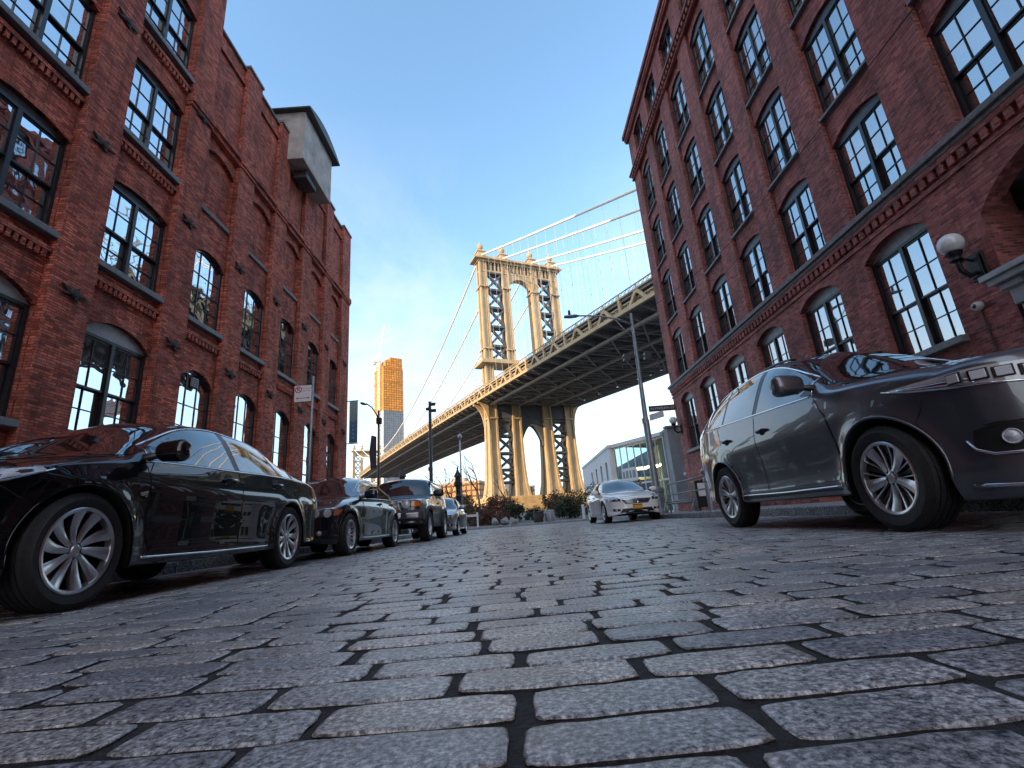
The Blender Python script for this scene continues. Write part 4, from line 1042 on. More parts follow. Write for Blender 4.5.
for sg in (1,-1):
    p, n = c.hit('F', sg*.51, .945, .012)
    mb = MB(); mb.lathe([(0,.02),(.05,.018),(.078,.004),(.085,.0)], 24); mb.lathe([(.085,-.002),(.088,.014),(.098,.014),(.102,-.004)], 24)
    ob = mb.build('headlight', M['lens'], c.root, smooth=True, angle=50); ob.matrix_local = Matrix.Translation(p) @ n.to_track_quat('Z','Y').to_matrix().to_4x4()
    k = 'FL' if sg > 0 else 'FR'
    c.patch('indicator', [(sg*.63,.885),(sg*.84,.885),(sg*.85,1.0),(sg*.64,1.01)], 'F', .012, M['amber'], cell=.03, skirt=.014)
    p, n = c.hit('F', 0, .6); mb = MB(); y0 = min(sg*.50,sg*.84); mb.box(p.x-.1,p.x+.10,y0,y0+.34,.585,.735)
    mb.build('bumper_wing', M['alloy'], c.root, bevel=.03)
b = MB(); p, n = c.hit('F', 0, .6)
b.box(p.x-.30,p.x+.06,-.93,.93,.53,.80); c_b = b.build('front_bumper', M['cladding'], c.root, bevel=.06)
b = MB(); b.box(p.x+.02,p.x+.085,-.36,.36,.55,.66); b.build('skid_plate', M['alloy'], c_b, bevel=.02)
text_mesh('grille_letters', 'TOYOTA', .085, M['alloy'], gr, Matrix.Translation((c.hit('F',0,.945,.022)[0].x,0,.945)) @ Matrix.Rotation(rad(90),4,'Z') @ Matrix.Rotation(rad(90),4,'X'), .006, sx=1.25)
b = MB(); b.box(p.x+.062,p.x+.075,-.155,.155,.68,.79); b.build('license_plate', M['plateW'], c.root, bevel=.006)
for y in (-.45,0,.45):
    w = MB(); w.tube([(c.X(1.46),y,1.225),(c.X(1.56),y-.18,1.39),(c.X(1.66),y-.34,1.50)], .008, 6); w.build('wiper', M['trim'], c.root)
b = MB(); b.lathe([(.0,-.12),(.30,-.12),(.38,-.08),(.385,.06),(.33,.12),(.0,.12)], 30, c=(c.X(4.80),0,1.02), axis='x'); b.build('spare_wheel', M['tyre'], c.root, smooth=True, angle=40)
c.mirror(1.62, lo(1.62)+.07, M['trim'], 1.15)
c.wheels('steel', rw=.265, rimR=.22)
# ------------------------------------------------------------------ ground and street
def slab(name, x0,x1,y0,y1,z0,z1,mat,bevel=0):
    mb = MB(); mb.box(x0,x1,y0,y1,z0,z1); return structure(mb.build(name, mat, bevel=bevel))
def sheet(name, x0,x1,y0,y1,z,mat):
    mb = MB(); mb.add([(x0,y0,z),(x1,y0,z),(x1,y1,z),(x0,y1,z)],[(0,1,2,3)]); return structure(mb.build(name, mat))
sheet('ground', -3000,3000,-300,4000,-.06,M['earth'])
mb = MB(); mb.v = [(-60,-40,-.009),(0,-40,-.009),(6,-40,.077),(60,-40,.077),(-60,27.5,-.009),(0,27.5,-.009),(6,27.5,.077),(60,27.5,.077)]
mb.f = [(0,1,5,4),(1,2,6,5),(2,3,7,6)]; mb.m = [0]*3; structure(mb.build('street_bed', M['grit_shade']))
def cobbles():
    V = []; F = []; MI = []; nv = 0
    X0, X1 = -4.62, 4.52
    y = -1.2
    def block(x0, x1, y0, y1, nx, ny, amp, ztop, tilt):
        nonlocal nv
        u = np.linspace(0,1,nx); v = np.linspace(0,1,ny)
        e = .006
        ring = lambda t, l: np.concatenate([[0, e*.25/l, e/l], .014/l + t*(1-.028/l), [1-e/l, 1-e*.25/l, 1]])
        uu = ring(u, x1-x0); vv = ring(v, y1-y0)
        U, W = np.meshgrid(uu, vv, indexing='ij')
        a = U-.5; b = W-.5
        # rounded corners in plan
        cx = .020
        PX = x0 + U*(x1-x0); PY = y0 + W*(y1-y0)
        k = (np.abs(a)*2)**8*(np.abs(b)*2)**8
        PX = PX - np.sign(a)*k*cx; PY = PY - np.sign(b)*k*cx*.8
        Z = ztop + tilt[0]*a + tilt[1]*b - .0016*((2*a)**10 + (2*b)**10) + RNG.normal(0, amp, U.shape)
        Z = Z + .014*np.maximum(PX,0)
        edge = (U==0)|(U==1)|(W==0)|(W==1)
        PX = PX + RNG.normal(0, .0016, U.shape); PY = PY + RNG.normal(0, .0013, U.shape)
        Z = np.where(edge, -.05, Z)
        e2 = ((U==uu[1])|(U==uu[-2])|(W==vv[1])|(W==vv[-2]))&~edge; Z = np.where(e2, Z-.003, Z)
        PX = np.where(edge, PX - np.sign(a)*(.002), PX)
        n1, n2 = U.shape
        V.append(np.stack([PX, PY, Z], -1).reshape(-1,3))
        i = np.arange(n1-1)[:,None]*n2 + np.arange(n2-1)[None,:]
        q = np.stack([i, i+n2, i+n2+1, i+1], -1).reshape(-1,4) + nv
        mi = np.zeros((n1-1,n2-1), np.int32); mi[0,:] = mi[-1,:] = 1; mi[:,0] = mi[:,-1] = 1  # block sides painted dark, for the shade and dirt in the joints
        F.append(q); MI.append(mi.reshape(-1)); nv += n1*n2
    row = 0
    while y < 27.5:
        h = float(RNG.uniform(.138,.158)) if y < 12 else float(RNG.uniform(.14,.156))
        x = X0 - float(RNG.uniform(0,.3))
        gap = .012
        while x < X1:
            l = float(np.clip(RNG.normal(.36,.035), .27, .44)); jg = float(RNG.uniform(.013,.026))
            a = max(x, X0); b = min(x+l-jg, X1)
            if b-a > .06:
                near = y < 3.2
                wob = float(RNG.normal(0,.0012))
                block(a, b, y+wob, y+h-gap+wob, 8 if near else (3 if y < 9 else 2), 4 if near else 2, 
                      .0007 if near else .0006, float(RNG.normal(-.002,.0011)), RNG.normal(0,.0016,2))
            x += l
        y += h; row += 1
    v = np.concatenate(V); f = np.concatenate(F)
    me = bpy.data.meshes.new('cobbled_road'); me.vertices.add(len(v)); me.vertices.foreach_set('co', v.astype(np.float32).ravel())
    me.loops.add(f.size); me.loops.foreach_set('vertex_index', f.astype(np.int32).ravel())
    me.polygons.add(len(f)); me.polygons.foreach_set('loop_start', np.arange(0, f.size, 4, dtype=np.int32))
    me.update(calc_edges=True); me.polygons.foreach_set('use_smooth', [True]*len(f)); me.materials.append(M['cobble']); me.materials.append(M['grit_shade']); me.polygons.foreach_set('material_index', np.concatenate(MI))
    o = bpy.data.objects.new('cobbled_road', me); C.objects.link(o)
    structure(o)
cobbles()
sheet('cross_street', -60,60,27.55,36.8,-.005,M['kerb'])
def kerb(name, x0, x1, y0, y1, axis='y', dz=0):
    mb = MB(); t = y0 if axis == 'y' else x0; e = y1 if axis == 'y' else x1
    while t < e - .2:
        l = min(random.uniform(1.0,1.8), e-t); d = random.uniform(-.006,.006)
        if axis == 'y': mb.box(x0+d, x1+d, t+.004, t+l-.004, -.05, .15+d+dz)
        else: mb.box(t+.004, t+l-.004, y0+d, y1+d, -.05, .15+d)
        t += l
    structure(mb.build(name, M['kerb'], bevel=.018))
kerb('kerb', -4.83,-4.65,-6,25.2); kerb('kerb', 4.55,4.73,-6,25.6, dz=.05); kerb('kerb', -40,60,36.8,37.0,'x')
def pavement(x0,x1,y0,y1,dz=0):
    mb = MB(); y = y0
    nx = max(1, round((x1-x0)/1.5)); w = (x1-x0)/nx
    while y < y1-.1:
        for i in range(nx):
            d = random.uniform(-.004,.004); mb.box(x0+i*w+.006, x0+(i+1)*w-.006, y+.006, min(y+1.5,y1)-.006, .0, .145+d+dz)
        y += 1.5
    structure(mb.build('pavement', M['paving'], bevel=.006))
pavement(-8.95,-4.835,-6,25.2); pavement(4.735,9.3,-6,26.0,.05)
slab('park_path', -40,60,37.0,44,-.05,.147,M['paving'])
mb = MB(); gx = 40; 
for i in range(gx+1):
    for j in range(13):
        x = -120+240*i/gx; y = 44 + 10*j if j < 12 else 260
        t = min(1,(y-44)/30); mb.v.append((x, y, .15 + 1.6*t*t*(3-2*t) + .25*math.sin(x*.37+j)*t))
for i in range(gx):
    for j in range(12): mb.f.append((i*13+j,(i+1)*13+j,(i+1)*13+j+1,i*13+j+1)); mb.m.append(0)
structure(mb.build('park_slope', M['earth'], smooth=True))

# ------------------------------------------------------------------ the suspension bridge
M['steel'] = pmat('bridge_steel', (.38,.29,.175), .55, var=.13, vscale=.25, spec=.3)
M['steelShade'] = pmat('shaded_bridge_steel', (.07,.08,.095), .6, var=.12, vscale=.3, spec=.3)  # same paint as the columns, darkened to stand for shade
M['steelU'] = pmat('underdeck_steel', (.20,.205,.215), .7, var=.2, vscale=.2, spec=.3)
M['cable'] = pmat('painted_cable', (.72,.69,.64), .5, var=.05)
M['steelS'] = pmat('galvanised_rope', (.45,.45,.45), .5)
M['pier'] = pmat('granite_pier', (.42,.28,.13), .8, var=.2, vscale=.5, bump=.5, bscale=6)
bridge = thing('suspension_bridge', 'golden lit steel suspension bridge crossing above the end of the street on tall lattice towers', 'bridge', (-8.82,160,0), rad(24.2))
bridge.location.z = 0
zb = lambda u: 39.6 + .054*u - .00005*max(u,0)**2
PAN = 10.4; U0 = -20.4-PAN*11; NP = 46
CR = (2.1, 11.0, 23.1, 32.0)
def tower(u0, full=True):
    T = MB(); T.box(-.01,.01,u0-.01,u0+.01,0,.02)
    out = MB()
    out.box(.2,33.9,u0-2.1,u0+2.1,95.2,95.9); out.box(-1.3,35.5,u0-3.2,u0+3.2,95.9,96.3); out.box(-.9,35.1,u0-2.9,u0+2.9,96.3,97.0)
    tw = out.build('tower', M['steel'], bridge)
    for a, b in ((-1.4,13.2),(20.9,35.6)):
        pf = MB(); pf.box(a,b,u0-4.2,u0+4.2,54.2,54.7); pf.box(a+.4,b-.4,u0-3.8,u0+3.8,54.7,55.8); pf.build('platform', M['steel'], tw)
    for ci, r in enumerate(CR):
        c = MB(); sg = -1 if ci < 2 else 1
        # sections: z, centre shift, half width r, half depth u
        S = [(8.3,-.5,2.7,4.4),(9.8,-.45,2.45,4.0),(13,-.35,2.1,3.3),(18,-.3,1.9,2.8),(25,-.2,1.75,2.5),(33,-.05,1.65,2.3),(41,0,1.6,2.2),(56,0,1.5,2.1),(80,0,1.45,2.0),(95.3,0,1.45,1.9)]
        for (z0,s0,w0,d0),(z1,s1,w1,d1) in zip(S[:-1],S[1:]):
            vs = []
            for z,s,w,d in ((z0,s0,w0,d0),(z1,s1,w1,d1)):
                x = r + s*(1 if ci in (0,1) else .6)
                prof = [(-w,-d),(-w*.62,-d),(-w*.62,-d+.55),(w*.62,-d+.55),(w*.62,-d),(w,-d),(w,d),(-w,d),(-w,d*.35),(-w+.5,d*.35),(-w+.5,-d*.35),(-w,-d*.35)]
                vs += [(x+a,u0+b,z) for a,b in prof]
            n = 12; c.add(vs, [(i,(i+1)%n,n+(i+1)%n,n+i) for i in range(n)])
        for z in (84.5,60,46,34.6):
            c.box(r-1.8,r+1.8,u0-2.5,u0+2.5,z,z+.5)
        col = c.build('column', M['steel'], tw)
        f = MB(); x = r
        f.box(x-1.5,x+1.5,u0-1.7,u0+1.7,97.0,99.4); f.box(x-1.8,x+1.8,u0-2,u0+2,99.4,99.8)
        f.lathe([(1.3,99.8),(1.0,100.6),(.6,101.0),(1.0,101.4),(1.25,102.1),(1.0,102.9),(.45,103.4),(.35,104.0),(0,104.7)],12,c=(x,u0,0))
        f.build('finial', M['steel'], col)
    for a, b in ((CR[0],CR[1]),(CR[2],CR[3])):
        zs = [13.2,17.4,22.9,28.9,34.2]; zu = [56.0,61.6,69.1,76.6,83.9,91.0]
        for Z in (zs, zu):
            br = MB()
            for du in (-1.0,):
                for z0, z1 in zip(Z[:-1],Z[1:]):
                    br.beam((a+1.3,u0+du,z0+.3),(b-1.3,u0+du,z1-.3),.8,.9,up=(0,1,0)); br.beam((a+1.3,u0+du+.02,z1-.3),(b-1.3,u0+du+.02,z0+.3),.8,.9,up=(0,1,0))
            for z in Z: br.box(a+1.4,b-1.4,u0-1.6,u0+1.6,z-.4,z+.4)
            br.build('cross_bracing', M['steelShade'], tw)
        br = MB(); br.box(a+1.5,b-1.5,u0-1.7,u0+1.7,34.8,39.5); br.build('portal_panel', M['steelShade'], tw)
    po = MB(); fn = lambda u,v,d: (u,u0+d,v)
    A = arc(12.55,21.55,83.2,6.4,16)
    po.prism(A + [(21.55,91.2),(12.55,91.2)], fn, -1.5, 1.5)
    A2 = [(12.55+.5*9.0*(1-math.cos(math.pi*i/16)), 83.2) for i in range(1)]
    po.box(.8,33.3,u0-1.6,u0+1.6,91.2,91.9)
    fz = MB(); fz.box(.8,33.3,u0-.9,u0+.9,91.9,95.2); fz.build('frieze_panel', M['steelShade'], tw)  # dark steel stands for the shade in the recess between ribs
    x = 3.9
    while x < 31:
        if not any(abs(x-r) < 1.9 for r in CR): po.box(x-.28,x+.28,u0-1.65,u0-.9,91.9,95.2)
        x += 1.55
    po.build('portal_arch', M['steel'], tw)
    p2 = MB()
    A = arc(12.9,20.9,27.6,5.4,8); A = [(12.9,25.5)] + [(12.9+8*t, 27.0+5.6*(1-abs(2*t-1)**1.9)) for t in [i/20 for i in range(21)]] + [(20.9,25.5)]
    p2.prism(A + [(21.6,25.5),(21.6,39.5),(12.2,39.5),(12.2,25.5)], fn, -1.2, 1.2)
    p2.build('lower_arch', M['steelShade'], tw)
    for sg, r in ((-1,CR[0]),(1,CR[3])):
        for du in (-2.2,2.2):
            bk = MB()
            pts = [(r+sg*1.6,30.5)] + [(r+sg*(1.6+3.8*(1-math.cos(t))), 30.5+9.3*math.sin(t)) for t in [math.pi/2*i/8 for i in range(9)]] + [(r+sg*5.4,41.2),(r+sg*1.6,41.2)]
            bk.prism(pts, lambda u,v,d: (u,u0+du+d,v), -.35, .35)
            bk.build('deck_bracket', M['steel'], tw)
    return tw
tower(0)
tower(448)
pr = MB()
for a, b in ((-3.4,15.6),(19.2,38.2)):
    pr.box(a-.8,b+.8,-8.5,8.5,0,5.6); pr.box(a-.2,b+.2,-7.6,7.6,5.6,7.4); pr.box(a,b,-7,7,7.4,8.35)
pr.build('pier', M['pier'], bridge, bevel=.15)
# deck
dk = MB(); u = U0
RL, RR = -3.2, 37.0
for k in range(NP):
    a = U0+PAN*k; b = a+PAN; za, zc_ = zb(a), zb(b)
    dk.add([(RL+.6,a,za+2.0),(RR-.6,a,za+2.0),(RR-.6,b,zc_+2.0),(RL+.6,b,zc_+2.0),(RL+.6,a,za+2.5),(RR-.6,a,za+2.5),(RR-.6,b,zc_+2.5),(RL+.6,b,zc_+2.5)],[(0,3,2,1),(4,5,6,7),(0,1,5,4),(1,2,6,5),(2,3,7,6),(3,0,4,7)])
    for q in (0,.5):
        uu = a+PAN*q; z = zb(uu)
        dk.beam((RL,uu,z+1.55),(RR,uu,z+1.55),.5,.9)
        dk.beam((1.5,uu,z+.35),(34.7,uu,z+.35),.45,.5)
        for r in (1.5,6.8,12,18.1,24.2,29.4,34.7): dk.beam((r,uu,z+.3),(r,uu,z+1.6),.4)
        dk.beam((RL,uu,z+1.3),(1.5,uu,z+.3),.4)
        dk.beam((RR,uu,z+1.3),(34.7,uu,z+.3),.4)
    for r0, r1 in ((1.5,12),(12,24.2),(24.2,34.7)):
        dk.beam((r0,a,za+.25),(r1,b,zc_+.25),.45,.3); dk.beam((r1,a,za+.27),(r0,b,zc_+.27),.45,.3)
    for r in (4,8.6,15,21,27,31.6): dk.beam((r,a,za+1.75),(r,b,zc_+1.75),.45,.5)
dk.build('deck', M['steelU'], bridge)
M['steelC'] = pmat('bridge_chord_steel', (.26,.255,.25), .6, var=.12, vscale=.3)
for r in (1.5,12,24.2,34.7):
    ch = MB()
    for k in range(NP):
        a = U0+PAN*k; b = a+PAN; ch.beam((r,a,zb(a)),(r,b,zb(b)),.8,.55)
    ch.build('bottom_chord', M['steelC'], bridge)
for sg, r in ((-1,RL),(1,RR)):
    t = MB()
    for k in range(NP):
        a = U0+PAN*k; b = a+PAN; m = a+PAN/2; za, zc_, zm = zb(a), zb(b), zb(m)
        t.beam((r,a,za+1.35),(r,b,zc_+1.35),.6,.75); t.beam((r,a,za+4.25),(r,b,zc_+4.25),.5,.3)
        t.beam((r,m-2.3,zb(m-2.3)+1.6),(r,m-.45,zm+3.65),.5,.6); t.beam((r,m+2.3,zb(m+2.3)+1.6),(r,m+.45,zm+3.65),.5,.6); t.beam((r,m-.7,zm+3.65),(r,m+.7,zm+3.7),.52,.6)
        t.beam((r,a,za+1.6),(r,a,za+4.2),.55)
        # lattice panel behind the A frames
        for i in range(8):
            p = a+PAN*i/8; q = a+PAN*(i+1)/8
            t.beam((r-sg*.5,p,zb(p)+1.6),(r-sg*.5,q,zb(q)+2.9),.14); t.beam((r-sg*.52,p,zb(p)+2.9),(r-sg*.52,q,zb(q)+1.6),.14)
        t.beam((r-sg*.5,a,za+2.9),(r-sg*.5,b,zc_+2.9),.25,.3)
    t.build('side_truss', M['steel'], bridge)
    l = MB()
    for k in range(NP*2):
        a = U0+PAN*k/2; b = a+PAN/2; za, zc_ = zb(a), zb(b)
        l.beam((r,a,za+5.3),(r,b,zc_+5.3),.22,.16); l.beam((r,a,za+4.4),(r,a,za+5.3),.2)
        for i in range(4):
            p = a+PAN/2*i/4; q = a+PAN/2*(i+1)/4
            l.beam((r,p,zb(p)+4.4),(r,q,zb(q)+5.25),.08); l.beam((r,q,zb(q)+4.4),(r,p,zb(p)+5.25),.08)
    l.build('railing', M['steel'] if sg < 0 else M['steelShade'], bridge)
    s2 = MB()   # upper roadway slab edge, set back
    for k in range(NP):
        a = U0+PAN*k; b = a+PAN; za, zc_ = zb(a), zb(b)
        s2.beam((r-sg*3.2,a,za+3.9),(r-sg*3.2,b,zc_+3.9),6.0,.6)
        s2.beam((r-sg*4.2,a,za+2.9),(r-sg*4.2,b,zc_+2.9),.3,1.6)
    s2.build('upper_roadway', M['steelU'], bridge)
zcab = lambda u: (98.6+.425*u+.00012*u*u if u < 0 else 62.6+36.0*((u-224)/224)**2)
sus_near = []; sus_far = MB()
for r in CR:
    cb = MB()
    us = [-215+5*i for i in range(43)] + [0] + [448*i/70 for i in range(1,71)]
    cb.tube([(r,u,max(zcab(u),zb(u)+2)) for u in us], .34, 8); cb.build('main_cable', M['cable'], bridge, smooth=True)
for r in CR:
    for k in range(-22,78):
        u = 5.2*k+2.6
        if zcab(u) < zb(u)+4 or u > 440: continue
        lo_, hi_ = (r,u,zb(u)+3.6),(r,u,zcab(u))
        if -62 < u < 22 and abs(u) > 5: sus_near.append((lo_,hi_))
        else: sus_far.tube([lo_,hi_], .035, 4, caps=False)
sus_near = sus_near[:100] if len(sus_near) > 100 else sus_near
for a, b in sus_near:
    t = MB(); t.tube([a,b], .035, 5, caps=False); t.lathe([(.05,a[2]+(b[2]-a[2])*.45),(.16,a[2]+(b[2]-a[2])*.45+.2),(.05,a[2]+(b[2]-a[2])*.45+.4)],6,c=(a[0],a[1],0)); t.build('suspender', M['steelS'], bridge)
so = sus_far.build('suspender_ropes', M['steelS'], bridge); so['kind'] = 'stuff'

# ------------------------------------------------------------------ far skyline
M['net'] = None
def grid_mat(name, c, line, w, h, ms, rough=.6, var=.25, emit=0):
    m, nt, out = new_mat(name); L = nt.links.new
    geo = N(nt,'ShaderNodeTexCoord'); sp_ = N(nt,'ShaderNodeSeparateXYZ'); L(geo.outputs['Object'], sp_.inputs[0])
    ad = N(nt,'ShaderNodeMath', operation='ADD'); L(sp_.outputs['X'], ad.inputs[0]); L(sp_.outputs['Y'], ad.inputs[1])
    cb = N(nt,'ShaderNodeCombineXYZ'); L(ad.outputs[0], cb.inputs[0]); L(sp_.outputs['Z'], cb.inputs[1])
    br = N(nt,'ShaderNodeTexBrick', offset=0); L(cb.outputs[0], br.inputs['Vector']); br.inputs['Scale'].default_value = 1
    br.inputs['Brick Width'].default_value = w; br.inputs['Row Height'].default_value = h; br.inputs['Mortar Size'].default_value = ms
    br.inputs['Color1'].default_value = (*[x*(1-var) for x in c],1); br.inputs['Color2'].default_value = (*[min(1,x*(1+var)) for x in c],1); br.inputs['Mortar'].default_value = (*line,1)
    b = N(nt,'ShaderNodeBsdfPrincipled'); b.inputs['Roughness'].default_value = rough; L(br.outputs['Color'], b.inputs['Base Color']); L(b.outputs[0], out.inputs['Surface'])
    return m
M['net'] = grid_mat('orange_safety_netting', (.74,.27,.025), (.30,.10,.015), 4, 3.6, .5)
M['clad'] = grid_mat('pale_curtain_wall', (.62,.63,.66), (.45,.47,.5), 3, 3.6, .25, rough=.3, var=.08)
M['cladD'] = grid_mat('dark_curtain_wall', (.10,.12,.15), (.18,.19,.2), 3, 3.6, .3, rough=.25)
M['conc'] = pmat('raw_concrete', (.4,.38,.35), .8, var=.15, vscale=.1)
sk = thing('skyscraper', 'tall skyscraper under construction wrapped in orange netting, far beyond the bridge', 'skyscraper', (-176,705,0), rad(38))
mb = MB(); mb.box(-17,13,0,36,0,178); mb.box(-16.9,12.9,.1,35.9,178,262)
b0 = MB(); b0.box(-17,14,0,36,0,176); bo = b0.build('tower_shaft', M['cladD'], sk)
b1 = MB(); b1.box(-17.3,-16.99,0.2,35.8,0,176); b1.build('glazed_side', M['clad'], bo)
nb = MB(); nb.box(-17,14,0,36,176,222); nb.box(-17.6,14.6,-.6,36.6,222,225); nb.box(-17,14,0,36,225,243); nb.box(-17.6,14.6,-.6,36.6,243,246); nb.box(-14,14,0,36,246,256); nb.box(-6,14,0,30,256,262)
nb.build('safety_netting', M['net'], sk)
ho = MB(); ho.box(14.8,20,10,16,0,246)
for z in range(0,246,6): ho.box(14,20.4,9.8,16.2,z,z+.7)
ho.build('hoist_mast', M['conc'], sk)
cr = thing('tower_crane', 'pale luffing tower crane rising beside the orange skyscraper', 'crane', (-198,700,0))
m1 = MB(); 
for dx, dy in ((-1.3,-1.3),(1.3,-1.3),(1.3,1.3),(-1.3,1.3)): m1.beam((dx,dy,0),(dx,dy,256),.7)
for i in range(42):
    z = i*6.1; m1.beam((-1.3,-1.3,z),(1.3,-1.3,z+6.1),.4); m1.beam((-1.3,1.3,z),(-1.3,-1.3,z+6.1),.4)
m1.build('mast', M['cable'], cr)
m2 = MB(); m2.beam((0,-1,256),(9,-1,316),1.0); m2.beam((0,1.2,256),(9,0,316),1.0)
for i in range(12): a = i/12; m2.beam((9*a,-1,256+60*a),(9*(a+.08),1.1,256+60*(a+.08)),.5)
m2.build('jib', M['cable'], cr)
m3 = MB(); m3.box(-7,2,-2,2,254,257); m3.box(-9,-5,-2,2,251,255); m3.beam((-6,0,256),(-2,0,268),.7); m3.build('counter_jib', M['conc'], cr)
def simple_block(name, label, cat, loc, w, d, h, rz, mat, roof=None):
    t = thing(name, label, cat, loc, rz, 'brick blocks beyond the bridge'); mb = MB(); mb.box(-w/2,w/2,-d/2,d/2,0,h); mb.build('wall', mat, t)
    r = MB(); r.box(-w/2-.3,w/2+.3,-d/2-.3,d/2+.3,h,h+1); r.box(-w*.2,w*.1,-d*.2,d*.2,h+1,h+4); r.build('roof', M['conc'], t); return t
M['orangebrick'] = grid_mat('sunlit_brick_blocks', (.55,.27,.11), (.12,.07,.05), 3.2, 3.4, .6, rough=.8, var=.2)
M['tanbrick'] = grid_mat('tan_brick_blocks', (.44,.30,.18), (.08,.07,.07), 2.8, 3.3, .7, rough=.8, var=.2)
simple_block('apartment_block', 'orange brick apartment block glowing under the bridge deck', 'building', (-33,300,0), 28, 18, 25, rad(-15), M['orangebrick'])
simple_block('apartment_block', 'tan brick block seen through the bridge tower legs', 'building', (-2,330,0), 26, 16, 22, rad(10), M['tanbrick'])
simple_block('apartment_block', 'low tan block under the far end of the bridge', 'building', (-118,420,0), 60, 20, 30, rad(5), M['tanbrick'])

# ------------------------------------------------------------------ glass corner building beyond the cross street
M['glassS'] = glass_mat('clear_shop_glass', (.5,.72,.8), .0, (.45,.66,.72))
gb = thing('glass_building', 'low white building with a glazed corner across the side street', 'building', (8.9,45,0))
M['whitewall'] = pmat('white_render', (.62,.63,.65), .7, var=.06, vscale=1)
M['greywall'] = pmat('grey_rendered_wall', (.24,.265,.29), .8, var=.15, vscale=.8)
w = MB()
fnL = lambda u,v,d: (d, u, v)
wy = [(1.6,2.5),(4.6,5.5),(7.8,8.7),(11,11.9)]
bay_edges = [0,3.5,6.6,9.8,19]
for i,(a,b) in enumerate(wy): bay_wall(w, fnL, bay_edges[i], bay_edges[i+1], [(a,b,.9,2.3,0),(a,b,3.0,5.2,0)], 0, .4, 0, 6.35, ring=False)
w.box(-.08,.5,-.1,19,6.35,6.6)
w.box(.4,9,18.6,19,0,6.3)
w.build('white_wall', M['whitewall'], gb)
wn = MB()
for a,b in wy: wn.box(.2,.25,a,b,.9,2.3); wn.box(.2,.25,a,b,3.0,5.2)
wn.build('window', M['glass'], gb)
inn = MB(); inn.box(.6,.7,.3,18.5,0,6.2); inn.box(4.5,4.6,-5,18,0,6.2); inn.box(.7,8,.3,.4,3.2,3.45); inn.build('inner_wall', M['room'], gb)
A0 = Vector((.45,-.02,0)); A1 = Vector((3.55,-5.4,0)); dv = (A1-A0)
gl = MB(); gl.add([A0+Vector((0,0,.2)),A1+Vector((0,0,.2)),A1+Vector((0,0,6.2)),A0+Vector((0,0,6.2))],[(0,1,2,3)]); gl.build('glazing', M['glassS'], gb)
mu = MB(); n_ = Vector((dv.y,-dv.x,0)).normalized()*-.06
for i in range(8):
    p = A0+dv*i/7; mu.beam(p, p+Vector((0,0,6.3)), .10)
for z in (.2,2.75,6.2): mu.beam(A0+Vector((0,0,z)), A1+Vector((0,0,z)), .14)
mu.beam(A0+Vector((0,0,6.45)), A1+Vector((0,0,6.45)), .5, .3)
mu.build('mullion', M['whitewall'], gb)
fl = MB(); fl.add([A0+Vector((0,0,6.4)),A1+Vector((0,0,6.4)),A1+Vector((6,2,6.4)),A0+Vector((6,4,6.4))],[(0,1,2,3)]); fl.build('roof', M['roofmetal'], gb)
orn = MB()
for i in range(3):
    p = A0+dv*(.2+.25*i)+Vector((1.6,.6,4.4)); orn.box(p.x-.5,p.x+.5,p.y-.5,p.y+.5,4.1,4.25)
M['lampwarm'] = pmat('warm_ceiling_lamp', (.8,.6,.3), .5, var=0, emit=((1,.66,.28),5)); orn.build('ceiling_lamp', M['lampwarm'], gb)
sg_ = thing('shop_sign', 'white panel sign with dark blocks hung in the glazed corner', 'sign', tuple(Vector((8.9,45,0))+A0+dv*.30+Vector((-.12,-.05,3.05))), math.atan2(dv.y,dv.x))
mb = MB(); mb.box(-.95,.95,-.03,.03,0,1.15); so_ = mb.build('panel', M['whitewall'], sg_)
mb = MB(); 
for x0,x1,z0,z1 in ((-.8,-.55,.25,.9),(-.4,-.1,.25,.9),(.05,.3,.25,.9),(.45,.8,.25,.9)):
    mb.box(x0,x1,-.045,-.031,z0,z1)
mb.build('lettering', M['greywall'], so_)
gw = thing('yard_wall', 'tall plain grey wall between the glass building and the brick corner', 'wall', (12.55,38.5,0))
mb = MB(); mb.box(0,8,0,.5,0,6.75); mb.box(0,.4,.5,3,0,6.75); mb.box(-.1,8.1,-.1,.6,6.75,6.9); mb.build('wall', M['greywall'], gw)
mb = MB(); mb.lathe([(.0,-.12),(.16,-.08),(.2,0)],12,c=(.9,0,2.9),axis='y'); mb.build('wall_light', M['whitewall'], gw, smooth=True)

# ------------------------------------------------------------------ posts, lamps, signs
M['galv'] = pmat('galvanised_steel', (.30,.33,.36), .45, metal=.5, var=.15, vscale=8)
M['postD'] = pmat('dark_green_post', (.03,.036,.04), .45, var=.2, vscale=8)
M['globe'] = pmat('opal_globe', (.72,.74,.76), .25, var=.03, coat=.4)
M['signW'] = pmat('white_enamel', (.72,.72,.74), .35, var=.05)
M['signR'] = pmat('red_enamel', (.5,.03,.04), .4, var=0)
M['signB'] = pmat('brown_enamel', (.05,.035,.035), .4, var=.05)
lp = thing('street_lamp', 'tall grey street lamp with a long curved arm at the right kerb', 'street lamp', (5.2,18.3,.195))
mb = MB(); mb.lathe([(.34,0),(.34,.12),(.28,.16),(.26,.75),(.30,.80),(.30,.92),(.16,1.0)],8); mb.build('plinth', M['galv'], lp, smooth=False)
mb = MB(); mb.tube([(0,0,.95),(.02,0,3.5),(.03,0,3.55)],[.135,.125,.12],14); mb.tube([(.02,0,3.5),(.1,0,8.05)],[.10,.06],12); mb.lathe([(.13,3.4),(.13,3.6)],12); mb.build('pole', M['galv'], lp, smooth=True, angle=40)
